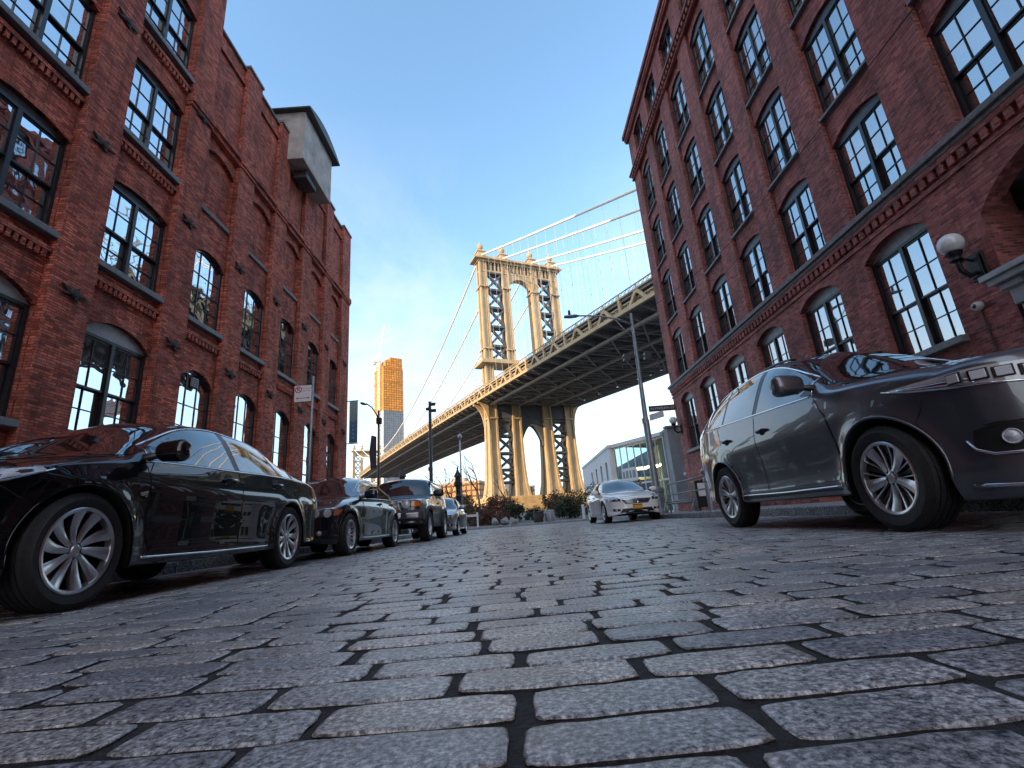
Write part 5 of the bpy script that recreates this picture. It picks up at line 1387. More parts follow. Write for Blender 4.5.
mb = MB(); P = [(.1,0,7.55),(-.5,0,7.85),(-1.1,0,8.02),(-1.7,0,8.10),(-2.05,0,8.12)]; mb.tube(P,[.05,.045,.04,.035,.035],8); mb.tube([(.09,0,6.9),(-.3,0,7.4),(-.6,0,7.86)],.02,6)
arm = mb.build('arm', M['galv'], lp, smooth=True)
mb = MB(); mb.lathe([(.0,0),(.09,.03),(.13,.25),(.12,.5),(.05,.66),(0,.68)],14,axis='x'); lh = mb.build('lamp_head', M['galv'], lp, smooth=True, loc=(-2.7,0,8.12)); lh.scale = (1,1,.55)
mb = MB(); mb.lathe([(.05,0),(.055,.06),(.05,.22),(.0,.25)],10); mb.build('photocell', M['iron'], lp, smooth=True, loc=(-2.45,0,8.17))
mb = MB()
for sg in (-1,1): 
    mb.box(.06+sg*.42-.12,.06+sg*.42+.12,-.14,.14,6.02,6.28)
mb.tube([(.06-.62,0,6.05),(.06-.62,0,5.75),(.06-.5,0,5.62),(.06+.7,0,5.62),(.06+.85,0,5.75),(.06+.85,0,6.05)],.028,8)
mb.beam((.06-.6,0,6.15),(.06+.6,0,6.15),.06)
mb.build('flood_bracket', M['postD'], lp)
ss = thing('street_sign', 'brown street name sign lettered Plymouth St on the lamp post', 'sign', (5.36,18.15,4.12), 0)
mb = MB(); mb.box(0,1.05,-.012,.012,-.115,.115); pn_ = mb.build('blade', M['signB'], ss, bevel=.004)
text_mesh('lettering', 'PLYMOUTH ST', .125, M['signW'], pn_, Matrix.Translation((.54,-.0125,-.005)) @ Matrix.Rotation(rad(90),4,'X'), .001, sx=1.12)
s2_ = thing('street_sign', 'small pale arrow sign below the street name sign, edge towards us', 'sign', (5.36,18.15,3.78), rad(-62))
mb = MB(); mb.box(-.02,.72,-.01,.01,-.12,.12); mb.build('blade', M['signW'], s2_, bevel=.004)
tag(MB.build((lambda m: (m.tube([(5.3,18.3,7.9),(6.2,17.9,8.35),(7.6,17.2,9.1),(9.19,16.4,10.2)],.012,5), m)[1])(MB()), 'overhead_wire', M['iron']), 'thin overhead wire from the lamp post to the maroon warehouse', 'wire')
tag(MB.build((lambda m: (m.tube([(9.19,16.4,10.22),(9.13,14,10.17),(9.14,11,10.1),(9.13,7,10.05)],.012,5), m)[1])(MB()), 'overhead_wire', M['iron']), 'thin cable clipped along the maroon facade below its third row of windows', 'wire')
# left post with the no-parking sign
npl = thing('sign_post', 'slim galvanised post with a no parking plate on the left pavement', 'sign post', (-6.0,14.0,.145))
mb = MB(); mb.tube([(0,0,0),(.02,0,4.95)],.035,8); mb.build('pole', M['galv'], npl, smooth=True)
mb = MB(); mb.box(-.52,.0,-.052,-.04,4.15,4.66); pl_ = mb.build('sign_plate', M['signW'], npl, bevel=.01)
mb = MB(); mb.lathe([(.075,0),(.105,0)],24,c=(0,0,0),axis='y'); mb.v = [(x,y-.054,z) for x,y,z in mb.v]
ring = MB(); ring.lathe([(.078,-.0535),(.105,-.0535),(.105,-.0555),(.078,-.0555)],28,c=(-.40,0,4.53),axis='y',close=True); ring.beam((-.47,-.0545,4.60),(-.33,-.0545,4.46),.022,.002,up=(0,1,0)); ring.build('prohibition_ring', M['signR'], pl_)
Rx = Matrix.Rotation(rad(90),4,'X')
text_mesh('lettering','P',.17,M['navy'],pl_,Matrix.Translation((-.40,-.0525,4.53)) @ Rx,.0005)
text_mesh('lettering','NO PARKING',.052,M['signR'],pl_,Matrix.Translation((-.155,-.0530,4.56)) @ Rx,.0008)
text_mesh('lettering','ANYTIME',.058,M['signR'],pl_,Matrix.Translation((-.155,-.0530,4.48)) @ Rx,.0008)
ar = MB(); ar.box(-.44,-.08,-.0545,-.0525,4.25,4.27); ar.prism([(-.47,4.26),(-.41,4.295),(-.41,4.225)],lambda u,v,d:(u,d,v),-.0545,-.0525); ar.prism([(-.05,4.26),(-.11,4.295),(-.11,4.225)],lambda u,v,d:(u,d,v),-.0545,-.0525); ar.build('arrow', M['signR'], pl_)
# banner at the corner of the left warehouse
bn = thing('banner', 'long blue vertical banner hanging at the far corner of the red warehouse', 'banner', (-8.38,24.85,4.95))
def vgrad(name, stops, z0, z1):
    m, nt, out = new_mat(name); L = nt.links.new; tc = N(nt,'ShaderNodeTexCoord'); s = N(nt,'ShaderNodeSeparateXYZ'); L(tc.outputs['Object'], s.inputs[0])
    mr = N(nt,'ShaderNodeMapRange'); mr.inputs['From Min'].default_value = z0; mr.inputs['From Max'].default_value = z1; L(s.outputs['Z'], mr.inputs['Value'])
    r = ramp(nt, stops, mr.outputs[0]); b = N(nt,'ShaderNodeBsdfPrincipled'); b.inputs['Roughness'].default_value = .6; L(r.outputs['Color'], b.inputs['Base Color']); L(b.outputs[0], out.inputs['Surface']); return m
M['bannerA'] = vgrad('two_tone_banner_cloth', [(0,(.05,.13,.23)),(.52,(.06,.15,.26)),(.56,(.17,.25,.28)),(1,(.26,.33,.33))], 0, 2.2)
mb = MB(); mb.box(-.22,.22,-.012,.012,0,2.25); bc = mb.build('cloth', M['bannerA'], bn)
mb = MB()
for k in range(5): z = .22+k*.22; mb.box(-.03,.04,-.016,-.0125,z,z+.09); mb.box(-.06,-.02,-.016,-.0125,z+.02,z+.06)
for k in range(4): z = 1.35+k*.18; mb.box(-.03,.03,-.016,-.0125,z,z+.05)
mb.build('lettering', M['galv'], bc)
mb = MB(); mb.tube([(-.5,0,2.28),(.25,0,2.28)],.025,6); mb.tube([(-.5,0,-.03),(.25,0,-.03)],.025,6); mb.build('bracket', M['iron'], bn)
# street lamp beyond the left corner
l2 = thing('street_lamp', 'dark street lamp with a short curved arm and a dark banner, beyond the red warehouse', 'street lamp', (-8.5,30,0))
mb = MB(); mb.tube([(0,0,0),(0,0,7.9)],[.10,.065],10); mb.lathe([(.22,0),(.2,.6),(.1,.9)],10); mb.build('pole', M['postD'], l2, smooth=True)
mb = MB(); mb.tube([(0,0,7.2),(-.15,0,7.7),(-.45,0,8.15),(-.8,0,8.42)],[.05,.045,.04,.04],8); mb.build('arm', M['postD'], l2, smooth=True)
mb = MB(); mb.lathe([(0,0),(.12,.05),(.15,.25),(.06,.45),(0,.46)],10,axis='x'); q = mb.build('lamp_head', M['postD'], l2, smooth=True, loc=(-1.2,0,8.5)); q.rotation_euler = (0,rad(20),0); q.scale = (1,1,.6)
mb = MB(); mb.box(-.13,.2,-.15,.15,7.0,7.4); mb.build('control_box', M['iron'], l2, bevel=.03)
b2 = tag(MB.build((lambda m: (m.prism([(-8.62,4.2),(-8.62,6.2),(-8.95,6.3),(-9.08,5.2),(-8.98,4.15)],lambda u,v,d:(u,29.97+d,v),-.01,.01), m)[1])(MB()), 'banner', pmat('navy_banner_cloth',(.03,.035,.055),.7)), 'dark furled banner hanging from the pole of the left street lamp', 'banner')
l3 = thing('camera_pole', 'dark steel pole with traffic cameras at its top, standing before the bridge deck', 'pole', (-5.6,32,0))
mb = MB(); mb.tube([(0,0,0),(.03,0,4.2),(.08,0,8.75)],[.13,.12,.10],10); mb.lathe([(.16,4.0),(.16,4.25)],10); mb.build('pole', M['postD'], l3, smooth=True, angle=40)
mb = MB(); mb.box(.1,.45,-.1,.1,8.45,8.65); mb.box(-.2,.05,-.12,.12,8.15,8.32); mb.box(.15,.5,-.1,.1,8.0,8.2); mb.beam((.08,0,8.55),(.55,0,8.6),.05); mb.build('camera', M['iron'], l3, bevel=.03)
l4 = thing('light_pole', 'slim pale light pole rising beside the cast iron post', 'pole', (-4.1,36,0))
mb = MB(); mb.tube([(0,0,0),(.1,0,6.9)],[.085,.055],8); mb.build('pole', M['galv'], l4, smooth=True); mb = MB(); mb.lathe([(0,6.7),(.14,6.72),(.16,6.95),(.05,7.1),(0,7.1)],10,c=(.1,0,0)); mb.build('lamp_head', M['galv'], l4, smooth=True)
def cast_post(x, y, h, label):
    t = thing('cast_iron_post', label, 'post', (x,y,0.0), 0, 'cast iron posts beyond the cross street'); s = h/4.5
    mb = MB(); mb.lathe([(.42,0),(.42,.35),(.30,.45),(.26,1.1),(.32,1.2),(.22,1.35),(.19,2.3),(.24,2.4),(.17,2.5)],12); mb.build('shaft', M['iron'], t, smooth=True, angle=35)
    mb = MB(); mb.lathe([(.17,2.5),(.19,3.05),(.30,3.15),(.30,3.35),(.20,3.45),(.20,3.75)],12); mb.build('lantern_body', M['iron'], t, smooth=True, angle=35)
    mb = MB(); mb.lathe([(.30,3.75),(.26,3.85),(.10,4.15),(.05,4.3),(.09,4.38),(0,4.5)],12); mb.build('finial', M['iron'], t, smooth=True, angle=35)
    t.scale = (1,1,s)
cast_post(-4.05,34,4.4,'black cast iron post with a pointed cap, standing clear beside the parked cars')
cast_post(-7.95,34,4.75,'black cast iron post whose cap shows just above the off-roader roof')
# globes on the maroon warehouse
def globe_lamp(y, z, label):
    t = thing('wall_lamp', label, 'wall lamp', (XR,y,z), 0, 'globe lamps on the maroon warehouse')
    mb = MB(); mb.box(-.05,-.003,-.17,.17,-.55,.0); mb.box(-.09,-.05,-.12,.12,-.5,-.05); mb.build('back_plate', M['iron'], t, bevel=.02)
    mb = MB(); mb.tube([(-.08,0,-.40),(-.22,0,-.46),(-.36,0,-.34),(-.38,0,-.12)],[.04,.045,.05,.05],10); mb.tube([(-.08,0,-.15),(-.2,0,-.1),(-.34,0,-.16)],.025,8); mb.lathe([(.05,-.16),(.11,-.12),(.08,-.05),(.12,.0),(.14,.05),(.09,.08)],16,c=(-.38,0,0)); mb.build('bracket', M['iron'], t, smooth=True, angle=40)
    mb = MB(); R=.21; mb.lathe([(R*math.sin(a),.24-R*math.cos(a)) for a in [.45+(math.pi-.45)*i/16 for i in range(17)]],28,c=(-.38,0,0)); mb.build('globe', M['globe'], t, smooth=True)
globe_lamp(8.32,4.62,'white globe lamp on a black iron bracket beside the large ground floor window')
globe_lamp(25.75,4.75,'white globe lamp at the far corner of the maroon warehouse')
cc = thing('security_camera', 'small white dome camera with a thin conduit on the maroon wall', 'camera', (XR,8.55,3.62))
mb = MB(); mb.lathe([(.0,-.15),(.06,-.14),(.085,-.10),(.09,-.02),(.07,0)],18,axis='x'); mb.build('housing', M['signW'], cc, smooth=True)
mb = MB(); mb.lathe([(0,-.165),(.035,-.155),(.05,-.142)],14,axis='x'); mb.build('lens', M['carglass'], cc, smooth=True)
mb = MB(); mb.tube([(-.02,0,-.08),(-.02,-.01,-1.6),(-.02,-.01,-3.4)],.014,6); mb.build('conduit', M['rust'], cc, smooth=True)
# bollard, barrier rails and a rack on the right pavement
bl = thing('bollard', 'pale steel bollard with a domed cap at the end of the barrier rails', 'bollard', (5.42,13.9,.195))
mb = MB(); mb.lathe([(.085,0),(.085,.80),(.10,.82),(.10,.88),(.06,.96),(0,.99)],16); mb.build('shaft', M['galv'], bl, smooth=True, angle=35)
mb = MB(); mb.lathe([(.03,.98),(.05,1.03),(.12,1.07),(.13,1.12),(.08,1.18),(0,1.2)],16); mb.build('cap', M['galv'], bl, smooth=True)
rl = thing('barrier_rail', 'pale pipe barrier running back from the bollard along the kerb', 'railing', (5.42,14.0,.195))
mb = MB(); mb.tube([(0,0,.98),(-.02,3.6,.98)],.026,8); mb.build('rail', M['galv'], rl, smooth=True); mb = MB(); mb.tube([(0,0,.62),(-.02,3.6,.62)],.022,8); mb.build('rail', M['galv'], rl, smooth=True)
mb = MB(); mb.tube([(-.02,3.55,0),(-.02,3.55,1.0)],.03,8); mb.build('post', M['galv'], rl, smooth=True)
rk = thing('bike_rack', 'low pale tube rack with sloping legs beside the lamp plinth', 'rack', (5.35,16.0,.195))
mb = MB(); mb.tube([(-.45,.35,.36),(.35,-.1,.40)],.024,8); mb.tube([(-.35,.6,.30),(.4,.2,.34)],.024,8); mb.build('top_bar', M['galv'], rk, smooth=True)
for a, b in (((-.45,.35,.36),(-.62,.2,0)),((.35,-.1,.40),(.10,-.25,0)),((.35,-.1,.4),(.45,.25,0))):
    mb = MB(); mb.tube([a,b],.024,8); mb.build('leg', M['galv'], rk, smooth=True)
lg = thing('planter_ledge', 'long low stone ledge at the foot of the maroon wall', 'ledge', (8.6,18,.195))
mb = MB(); mb.box(-.7,.55,-5,6.5,0,.42); mb.build('wall', M['brickR'], lg); mb = MB(); mb.box(-.78,.58,-5.05,6.55,.42,.52); mb.build('coping', M['paving'], lg, bevel=.015)
nb_ = thing('newspaper_box', 'dark box with pale panels standing behind the barrier rails', 'box', (6.6,17.6,.195))
mb = MB(); mb.box(-.28,.28,-.25,.25,.12,1.05); mb.build('housing', M['trim'], nb_, bevel=.03); mb = MB(); mb.box(-.2,.2,-.262,-.251,.5,.95); mb.build('panel', M['signW'], nb_)
for sx_ in (-.22,.22):
    mb = MB(); mb.box(sx_-.03,sx_+.03,-.2,.2,0,.12); mb.build('leg', M['iron'], nb_)
# park edge furniture
for k,(x,lab) in enumerate(((-4.05,'pale wooden post at the park edge nearest the cast iron post'),(-3.15,'pale wooden post at the park edge nearest the stones'))):
    t = tag(MB.build((lambda m: (m.box(x-.07,x+.07,37.93,38.07,.14,1.25), m)[1])(MB()), 'fence_post', M['whitewall'], bevel=.015), lab, 'post', 'park edge posts')
tag(MB.build((lambda m: (m.box(-3.97,-3.23,37.96,38.04,.95,1.13), m)[1])(MB()), 'fence_rail', M['whitewall'], bevel=.01), 'pale rail spanning the two park edge posts', 'rail')
M['rock'] = pmat('pale_boulder', (.25,.245,.24), .85, var=.25, vscale=4, bump=.6, bscale=9)
def rock(x,y,z,sx_,sy_,sz_,label,seed):
    r = random.Random(seed); bm = bmesh.new(); bmesh.ops.create_icosphere(bm, subdivisions=3, radius=1)
    ph = [Vector((r.uniform(-1,1),r.uniform(-1,1),r.uniform(-1,1))).normalized() for _ in range(16)]; th = [r.uniform(.30,.65) for _ in ph]
    for v in bm.verts:
        for p,t in zip(ph,th):
            d = v.co.dot(p)
            if d > t: v.co -= p*(d-t)
        v.co = Vector((v.co.x*sx_, v.co.y*sy_, v.co.z*sz_))
    me = bpy.data.meshes.new('boulder'); bm.to_mesh(me); bm.free(); me.materials.append(M['rock'])
    o = bpy.data.objects.new('boulder', me); C.objects.link(o); o.location = (x,y,z); tag(o,label,'rock','boulders by the park kerb')
rock(-1.85,38.6,.38,.62,.5,.5,'squared pale boulder at the left end of the row by the park kerb',1)
rock(-1.1,38.9,.42,.55,.5,.55,'rough pale boulder in the middle of the row by the park kerb',2)
rock(-.5,38.7,.38,.5,.45,.5,'rounded pale boulder at the right end of the row by the park kerb',3)
def bin_(x,y,label,mat,h):
    t = thing('litter_bin', label, 'bin', (x,y,.147), 0, 'litter bins at the end of the street'); mb = MB(); mb.lathe([(.36,0),(.40,.1),(.42,h*.85),(.38,h)],16); mb.build('body', mat, t, smooth=True, angle=40)
    mb = MB(); mb.lathe([(.38,h),(.43,h+.04),(.40,h+.1),(.12,h+.12),(.1,h+.02)],16); mb.build('lid', M['iron'] if mat is M['rust'] else M['galv'], t, smooth=True, angle=40)
bin_(1.63,41.5,'dark round litter bin at the end of the street',M['rust'],.75); bin_(2.62,41.5,'pale grey round litter bin at the end of the street',M['galv'],.82)
tag(MB.build((lambda m: (m.box(5.55,5.75,42.9,43.1,.147,1.35), m)[1])(MB()), 'gate_post', M['whitewall'], bevel=.02), 'white stub post at the right edge of the shrubs', 'post')
tag(MB.build((lambda m: (m.tube([(5.9,44,1.05),(9.3,44.3,3.3)],.05,8), m.tube([(5.9,44,.15),(5.9,44,1.05)],.05,8), m.tube([(9.3,44.3,.15),(9.3,44.3,3.3)],.05,8), m)[3])(MB()), 'handrail', M['galv']), 'pale handrail sloping up beside the white building', 'handrail')

# ------------------------------------------------------------------ plants
def leafmat(name, c, var=.5):
    m, nt, out = new_mat(name); L = nt.links.new; g = N(nt,'ShaderNodeNewGeometry')
    r = ramp(nt, [(0,tuple(x*(1-var) for x in c)),(.6,c),(1,tuple(x*(1+var) for x in c))], g.outputs['Random Per Island'])
    b = N(nt,'ShaderNodeBsdfPrincipled'); b.inputs['Roughness'].default_value = .7; L(r.outputs[0], b.inputs['Base Color'])
    tl = N(nt,'ShaderNodeBsdfTranslucent'); L(r.outputs[0], tl.inputs['Color']); mx = N(nt,'ShaderNodeMixShader'); mx.inputs[0].default_value = .25; L(b.outputs[0], mx.inputs[1]); L(tl.outputs[0], mx.inputs[2]); L(mx.outputs[0], out.inputs['Surface']); return m
M['leafG'] = leafmat('dark_evergreen_leaves', (.035,.05,.022)); M['leafB'] = leafmat('winter_brown_leaves', (.11,.075,.045)); M['leafR'] = leafmat('russet_twigs', (.13,.055,.035)); M['leafO'] = leafmat('olive_leaves', (.09,.085,.035))
M['bark'] = pmat('grey_bark', (.12,.10,.09), .9, var=.3, vscale=5, bump=.6, bscale=20)
def shrub(x,y,z,rx,ry,h,n,mat,label,seed,leaf=.09,group='shrubs at the park edge'):
    r = random.Random(seed); t = thing('shrub', label, 'shrub', (x,y,z), 0, group)
    st = MB()
    tips = []
    for i in range(14):
        a = r.uniform(0,6.28); q = r.uniform(.2,1); e = Vector((rx*q*math.cos(a), ry*q*math.sin(a), h*r.uniform(.55,1.0)*(1-.3*q*q)))
        st.tube([(e.x*.1,e.y*.1,0),(e.x*.55,e.y*.55,e.z*.55),tuple(e)],[.03,.018,.006],5); tips.append(e)
    st.build('stem', M['bark'], t)
    lf = MB()
    cl = [(Vector((rx*math.cos(a)*q, ry*math.sin(a)*q, h*r.uniform(.2,.92)*(1-.35*q*q))), r.uniform(.18,.34)*min(rx,h)) for a,q in [(r.uniform(0,6.28), r.uniform(.1,1)**.6) for _ in range(46)]]
    for i in range(n):
        c, rr = cl[i % len(cl)] if i % 5 else (tips[i % len(tips)], .25*h)
        d = Vector((r.gauss(0,1),r.gauss(0,1),r.gauss(0,1))).normalized()*rr*r.uniform(.3,1.1); p = c + d
        if p.z < .02: p.z = r.uniform(.02,.3)
        nrm = Vector((r.gauss(0,1),r.gauss(0,1),r.gauss(0,1)+.5)).normalized(); a1 = nrm.orthogonal().normalized(); a2 = nrm.cross(a1)
        s = leaf*r.uniform(.6,1.4); w_ = s*.5
        lf.add([p-a1*s, p+a2*w_, p+a1*s, p-a2*w_],[(0,1,2,3)])
    lf.build('foliage', mat, t, recalc=False); return t
def bare_tree(x,y,z,h,label,seed,mat=None):
    r = random.Random(seed); t = thing('bare_tree', label, 'tree', (x,y,z), 0, 'bare trees at the park edge'); tr = MB(); cr_ = MB()
    def grow(p, d, l, rad_, lev):
        pts = [p]; q = p; dd = d
        for i in range(3):
            dd = (dd + Vector((r.gauss(0,.13),r.gauss(0,.13),.05))).normalized(); q = q + dd*l/3; pts.append(q)
        (tr if lev < 1 else cr_).tube(pts, [rad_, rad_*.88, rad_*.76, rad_*.62], 6 if lev < 2 else 4, caps=False)
        if lev < 4:
            for k in range(r.choice((2,3,3))):
                o = pts[r.choice((1,2,3,3))]; nd = (dd*.8 + Vector((r.gauss(0,.6),r.gauss(0,.6),r.uniform(.0,.5)))).normalized(); grow(o, nd, l*r.uniform(.55,.8), max(.012,rad_*.55), lev+1)
    grow(Vector((0,0,0)), Vector((0,0,1)), h*.36, h*.02, 0)
    tr.build('trunk', M['bark'], t); cr_.build('crown', mat or M['bark'], t); return t
shrub(4.75,47,.2,1.15,.9,2.0,2600,M['leafG'],'dense dark green shrub beside the pale litter bin',1,.11)
shrub(7.4,54,.5,3.0,1.6,3.0,4200,M['leafO'],'broad olive brown hedge below the right tower legs',2,.12)
shrub(4.6,58,.8,1.8,1.3,2.7,2400,M['leafB'],'brown winter shrub between the pier and the olive hedge',3,.12)
shrub(-.6,48,.25,1.2,.9,1.9,1900,M['leafG'],'round dark green shrub in front of the orange lit pier',4,.11)
shrub(1.5,50,.3,.9,.8,1.4,1300,M['leafG'],'small dark shrub right of the round one by the pier',5,.1)
shrub(-2.6,46,.2,1.7,.9,1.4,2200,M['leafR'],'low russet shrub behind the pale boulders',6,.1)
shrub(-4.6,48,.25,1.6,1.1,2.1,2400,M['leafB'],'brown shrub behind the two pale park posts',7,.11)
shrub(-6.2,52,.4,1.7,1.2,3.4,2600,M['leafO'],'tall straggling olive shrub behind the cast iron post',8,.12)
shrub(-8.2,50,.35,1.8,1.2,2.6,2200,M['leafB'],'brown shrub showing past the small silver car',9,.12)
shrub(-2.4,64,1.2,2.2,1.4,2.6,2600,M['leafR'],'russet thicket at the foot of the left tower leg',10,.14)
bare_tree(-4.6,60,1.0,9.5,'bare grey tree left of the bridge tower, tallest of the bare trees',3)
bare_tree(-7.2,56,.7,8.0,'bare tree with reddish twigs above the small silver car',5,M['leafR'])
bare_tree(-11.5,70,1.3,9.0,'bare tree whose twigs rise above the off-roader roof',8)
bare_tree(-1.8,78,1.6,8.5,'thin bare tree in front of the pier',11)

# ------------------------------------------------------------------ two people by the glazed corner
M['skin'] = pmat('skin', (.42,.25,.17), .55, var=.05); M['coat'] = pmat('dark_coat', (.012,.013,.018), .8, var=.2, vscale=8); M['jean'] = pmat('dark_trousers', (.02,.024,.035), .85, var=.2); M['hair'] = pmat('dark_hair', (.012,.009,.008), .6)
def person(x,y,rz,label,h=1.76):
    t = thing('person', label, 'person', (x,y,.145), rz)
    def skin(name, pts, edges, rads, mat, parent, root=0, sub=2):
        me = bpy.data.meshes.new(name); me.from_pydata(pts, edges, []); o = bpy.data.objects.new('tmp', me); C.objects.link(o)
        m = o.modifiers.new('s','SKIN'); me.skin_vertices[0].data[root].use_root = True
        for i, r in enumerate(rads): me.skin_vertices[0].data[i].radius = r if isinstance(r, tuple) else (r, r)
        o.modifiers.new('u','SUBSURF').levels = sub; o.modifiers['u'].render_levels = sub
        dg = bpy.context.evaluated_depsgraph_get(); dg.update(); m2 = bpy.data.meshes.new_from_object(o.evaluated_get(dg)); bpy.data.objects.remove(o)
        m2.materials.clear(); m2.materials.append(mat); m2.polygons.foreach_set('use_smooth',[True]*len(m2.polygons)); m2.name = name
        r_ = bpy.data.objects.new(name, m2); C.objects.link(r_); r_.parent = parent; return r_
    S = h/1.76
    P = [(0,0,.98),(0,.0,1.15),(0,.01,1.32),(0,0,1.45),(0,-.01,1.53),(0,-.02,1.60),(0,-.025,1.69),(0,-.01,1.74),
         (.18,.01,1.41),(.24,.03,1.14),(.22,-.06,.92),(.215,-.10,.83),(-.18,.01,1.41),(-.24,.03,1.14),(-.22,-.06,.92),(-.215,-.10,.83),
         (.10,0,.90),(.115,-.015,.50),(.12,.02,.09),(.125,-.12,.035),(-.10,0,.90),(-.12,.0,.50),(-.13,.03,.09),(-.14,-.11,.035)]
    E = [(0,1),(1,2),(2,3),(3,4),(4,5),(5,6),(6,7),(3,8),(8,9),(9,10),(10,11),(3,12),(12,13),(13,14),(14,15),(0,16),(16,17),(17,18),(18,19),(0,20),(20,21),(21,22),(22,23)]
    Rr = [(.15,.11),(.145,.105),(.165,.115),(.10,.08),(.052,.055),(.072,.085),(.075,.095),(.05,.06),(.062,.062),(.05,.05),(.036,.036),(.032,.02),(.062,.062),(.05,.05),(.036,.036),(.032,.02),(.085,.09),(.058,.06),(.042,.045),(.04,.03),(.085,.09),(.058,.06),(.042,.045),(.04,.03)]
    body = skin('body', [(a*S,b*S,c*S) for a,b,c in P], E, Rr, M['skin'], t)
    cp = [0,1,2,3,8,9,10,12,13,14]; ix = {v:i for i,v in enumerate(cp)}
    coat = skin('coat', [(P[i][0]*S,P[i][1]*S,(P[i][2]-(.15 if i==0 else 0))*S) for i in cp], [(ix[a],ix[b]) for a,b in E if a in ix and b in ix], [(.185,.14),(.18,.14),(.19,.14),(.12,.10),(.085,.085),(.07,.07),(.052,.052),(.085,.085),(.07,.07),(.052,.052)], M['coat'], t)
    tp = [0,16,17,18,20,21,22]; ix = {v:i for i,v in enumerate(tp)}
    skin('trousers', [tuple(q*S for q in P[i]) for i in tp], [(ix[a],ix[b]) for a,b in E if a in ix and b in ix], [(.155,.12),(.10,.105),(.075,.078),(.06,.06),(.10,.105),(.075,.078),(.06,.06)], M['jean'], t)
    hr = MB(); hr.lathe([(.088*math.sin(a),.115*math.cos(a)) for a in [math.pi*.58*i/8 for i in range(9)]],16,c=(0,.012*S,1.685*S)); hr.v = [(x_,y_*1.12,z_) for x_,y_,z_ in hr.v]; hr.build('hair', M['hair'], t, smooth=True)
    for sg in (-1,1):
        sh = MB(); sh.lathe([(0,-.14),(.035,-.12),(.05,-.03),(.045,.10),(.0,.14)],10,axis='y'); q = sh.build('shoe', M['coat'], t, smooth=True, loc=(.13*sg*S,-.04,.04)); q.scale = (1,1,.75)
        e = MB(); e.lathe([(0,-.01),(.011,-.004),(.012,0)],8,c=(.032*sg*S,-.118*S,1.668*S),axis='y'); e.build('eye', M['coat'], body, smooth=True)
    nz = MB(); nz.lathe([(.0,.02),(.011,.0),(.014,-.022),(0,-.026)],8,c=(0,-.125*S,1.65*S)); nz.build('nose', M['skin'], body, smooth=True)
person(6.3,24.9,rad(30),'person in a dark coat standing behind the white sedan by the kerb corner')

# ------------------------------------------------------------------ light, sky, camera
sc = bpy.context.scene
CLOUD = (3.1,1.7,0)
SUN_AZ, SUN_EL = rad(-130), rad(18)
world = bpy.data.worlds.new('World'); sc.world = world; world.use_nodes = True
nt = world.node_tree; nt.nodes.clear(); L = nt.links.new
out = nt.nodes.new('ShaderNodeOutputWorld'); bg = nt.nodes.new('ShaderNodeBackground'); L(bg.outputs[0], out.inputs[0])
sky = nt.nodes.new('ShaderNodeTexSky'); sky.sky_type = 'NISHITA'; sky.sun_disc = False; sky.sun_elevation = SUN_EL; sky.sun_rotation = SUN_AZ % (2*math.pi); sky.air_density = 1.0; sky.dust_density = .6; sky.ozone_density = 2.0
tc = nt.nodes.new('ShaderNodeTexCoord'); sp_ = nt.nodes.new('ShaderNodeSeparateXYZ'); L(tc.outputs['Generated'], sp_.inputs[0])
# thin cloud: noise on a flattened dome, strongest low in the sky
dv_ = N(nt,'ShaderNodeMath', operation='ADD'); dv_.inputs[1].default_value = .18; L(sp_.outputs['Z'], dv_.inputs[0])
dx = N(nt,'ShaderNodeMath', operation='DIVIDE'); L(sp_.outputs['X'], dx.inputs[0]); L(dv_.outputs[0], dx.inputs[1])
dy = N(nt,'ShaderNodeMath', operation='DIVIDE'); L(sp_.outputs['Y'], dy.inputs[0]); L(dv_.outputs[0], dy.inputs[1])
cb = nt.nodes.new('ShaderNodeCombineXYZ'); L(dx.outputs[0], cb.inputs[0]); L(dy.outputs[0], cb.inputs[1])
no = nt.nodes.new('ShaderNodeTexNoise'); no.inputs['Scale'].default_value = 1.3; no.inputs['Detail'].default_value = 9; no.inputs['Roughness'].default_value = .62; no.inputs['Distortion'].default_value = .4; ofs = N(nt,'ShaderNodeVectorMath', operation='ADD'); ofs.inputs[1].default_value = CLOUD; L(cb.outputs[0], ofs.inputs[0]); L(ofs.outputs[0], no.inputs['Vector'])
rp_ = ramp(nt, [(.43,g3(0)),(.64,g3(1))], no.outputs['Fac'])
el = N(nt,'ShaderNodeMapRange'); el.inputs['From Min'].default_value = .72; el.inputs['From Max'].default_value = .35; el.inputs['To Min'].default_value = 0; el.inputs['To Max'].default_value = .5; L(sp_.outputs['Z'], el.inputs['Value'])
mu_ = N(nt,'ShaderNodeMath', operation='MULTIPLY'); L(rp_.outputs['Color'], mu_.inputs[0]); L(el.outputs[0], mu_.inputs[1])
mx_ = N(nt,'ShaderNodeMix', data_type='RGBA'); mx_.inputs[0].default_value = 0; tn = N(nt,'ShaderNodeMix', data_type='RGBA', blend_type='MULTIPLY'); tn.inputs[0].default_value = 1; tn.inputs[7].default_value = (.94,1.02,.97,1); L(sky.outputs[0], tn.inputs[6]); L(tn.outputs[2], mx_.inputs[6]); mx_.inputs[7].default_value = (2.5,2.6,2.7,1)
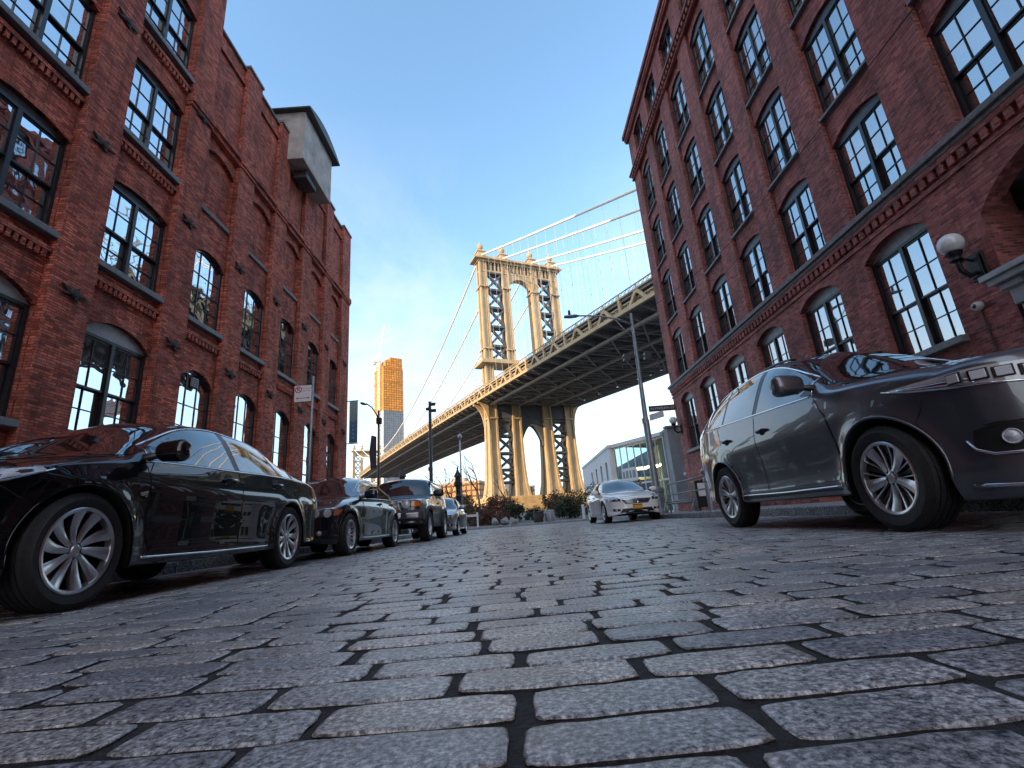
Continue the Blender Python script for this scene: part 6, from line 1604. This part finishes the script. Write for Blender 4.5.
# pale haze lying along the horizon, and a bright veil added to the unseen sky behind the camera, for fill light
hz_ = N(nt,'ShaderNodeMapRange'); hz_.inputs['From Min'].default_value = .42; hz_.inputs['From Max'].default_value = -.02; hz_.inputs['To Max'].default_value = .86; L(sp_.outputs['Z'], hz_.inputs['Value'])
m5 = N(nt,'ShaderNodeMix', data_type='RGBA'); L(hz_.outputs[0], m5.inputs[0]); L(mx_.outputs[2], m5.inputs[6]); m5.inputs[7].default_value = (2.0,2.15,2.35,1)
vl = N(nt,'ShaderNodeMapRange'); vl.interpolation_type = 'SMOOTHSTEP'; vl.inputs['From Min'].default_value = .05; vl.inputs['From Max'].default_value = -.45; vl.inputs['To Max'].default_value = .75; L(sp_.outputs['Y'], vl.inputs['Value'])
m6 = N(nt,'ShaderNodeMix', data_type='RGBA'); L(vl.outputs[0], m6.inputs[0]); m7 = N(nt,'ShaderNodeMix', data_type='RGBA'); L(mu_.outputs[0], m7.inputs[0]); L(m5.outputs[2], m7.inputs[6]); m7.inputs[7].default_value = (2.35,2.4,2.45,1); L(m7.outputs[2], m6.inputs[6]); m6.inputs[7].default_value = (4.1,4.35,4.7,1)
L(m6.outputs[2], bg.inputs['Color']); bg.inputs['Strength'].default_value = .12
sl = bpy.data.lights.new('Sun','SUN'); sl.energy = 2.0; sl.angle = rad(.5); sl.color = (1,.70,.38)
so = bpy.data.objects.new('sun', sl); C.objects.link(so)
sd_ = Vector((math.sin(SUN_AZ)*math.cos(SUN_EL), math.cos(SUN_AZ)*math.cos(SUN_EL), math.sin(SUN_EL)))
so.rotation_euler = (-sd_).to_track_quat('-Z','Y').to_euler()
cam = bpy.data.cameras.new('camera'); cam.sensor_width = 36; cam.lens = 477.3/1024*36; cam.clip_end = 6000; cam.clip_start = .05
co = bpy.data.objects.new('camera', cam); C.objects.link(co); sc.camera = co
f_, c_ = 477.3, (512.,384.)
ray = lambda p: Vector((p[0]-c_[0], -(p[1]-c_[1]), -f_))
Yc = ray((519,522)).normalized(); Zc = ray((382,-1260)); Zc = (Zc - Yc*Zc.dot(Yc)).normalized(); Xc = Yc.cross(Zc)
Mw = Matrix((Xc, Yc, Zc)).to_4x4(); Mw.translation = (0,0,.305); co.matrix_world = Mw
sc.view_settings.view_transform = 'Standard'; sc.view_settings.look = 'None'; sc.view_settings.gamma = 1; sc.view_settings.exposure = 2.1
sc.render.engine = 'CYCLES'; sc.cycles.use_denoising = True; sc.cycles.max_bounces = 7; sc.cycles.transparent_max_bounces = 12; sc.cycles.caustics_reflective = False; sc.cycles.caustics_refractive = False; sc.cycles.sample_clamp_indirect = 6
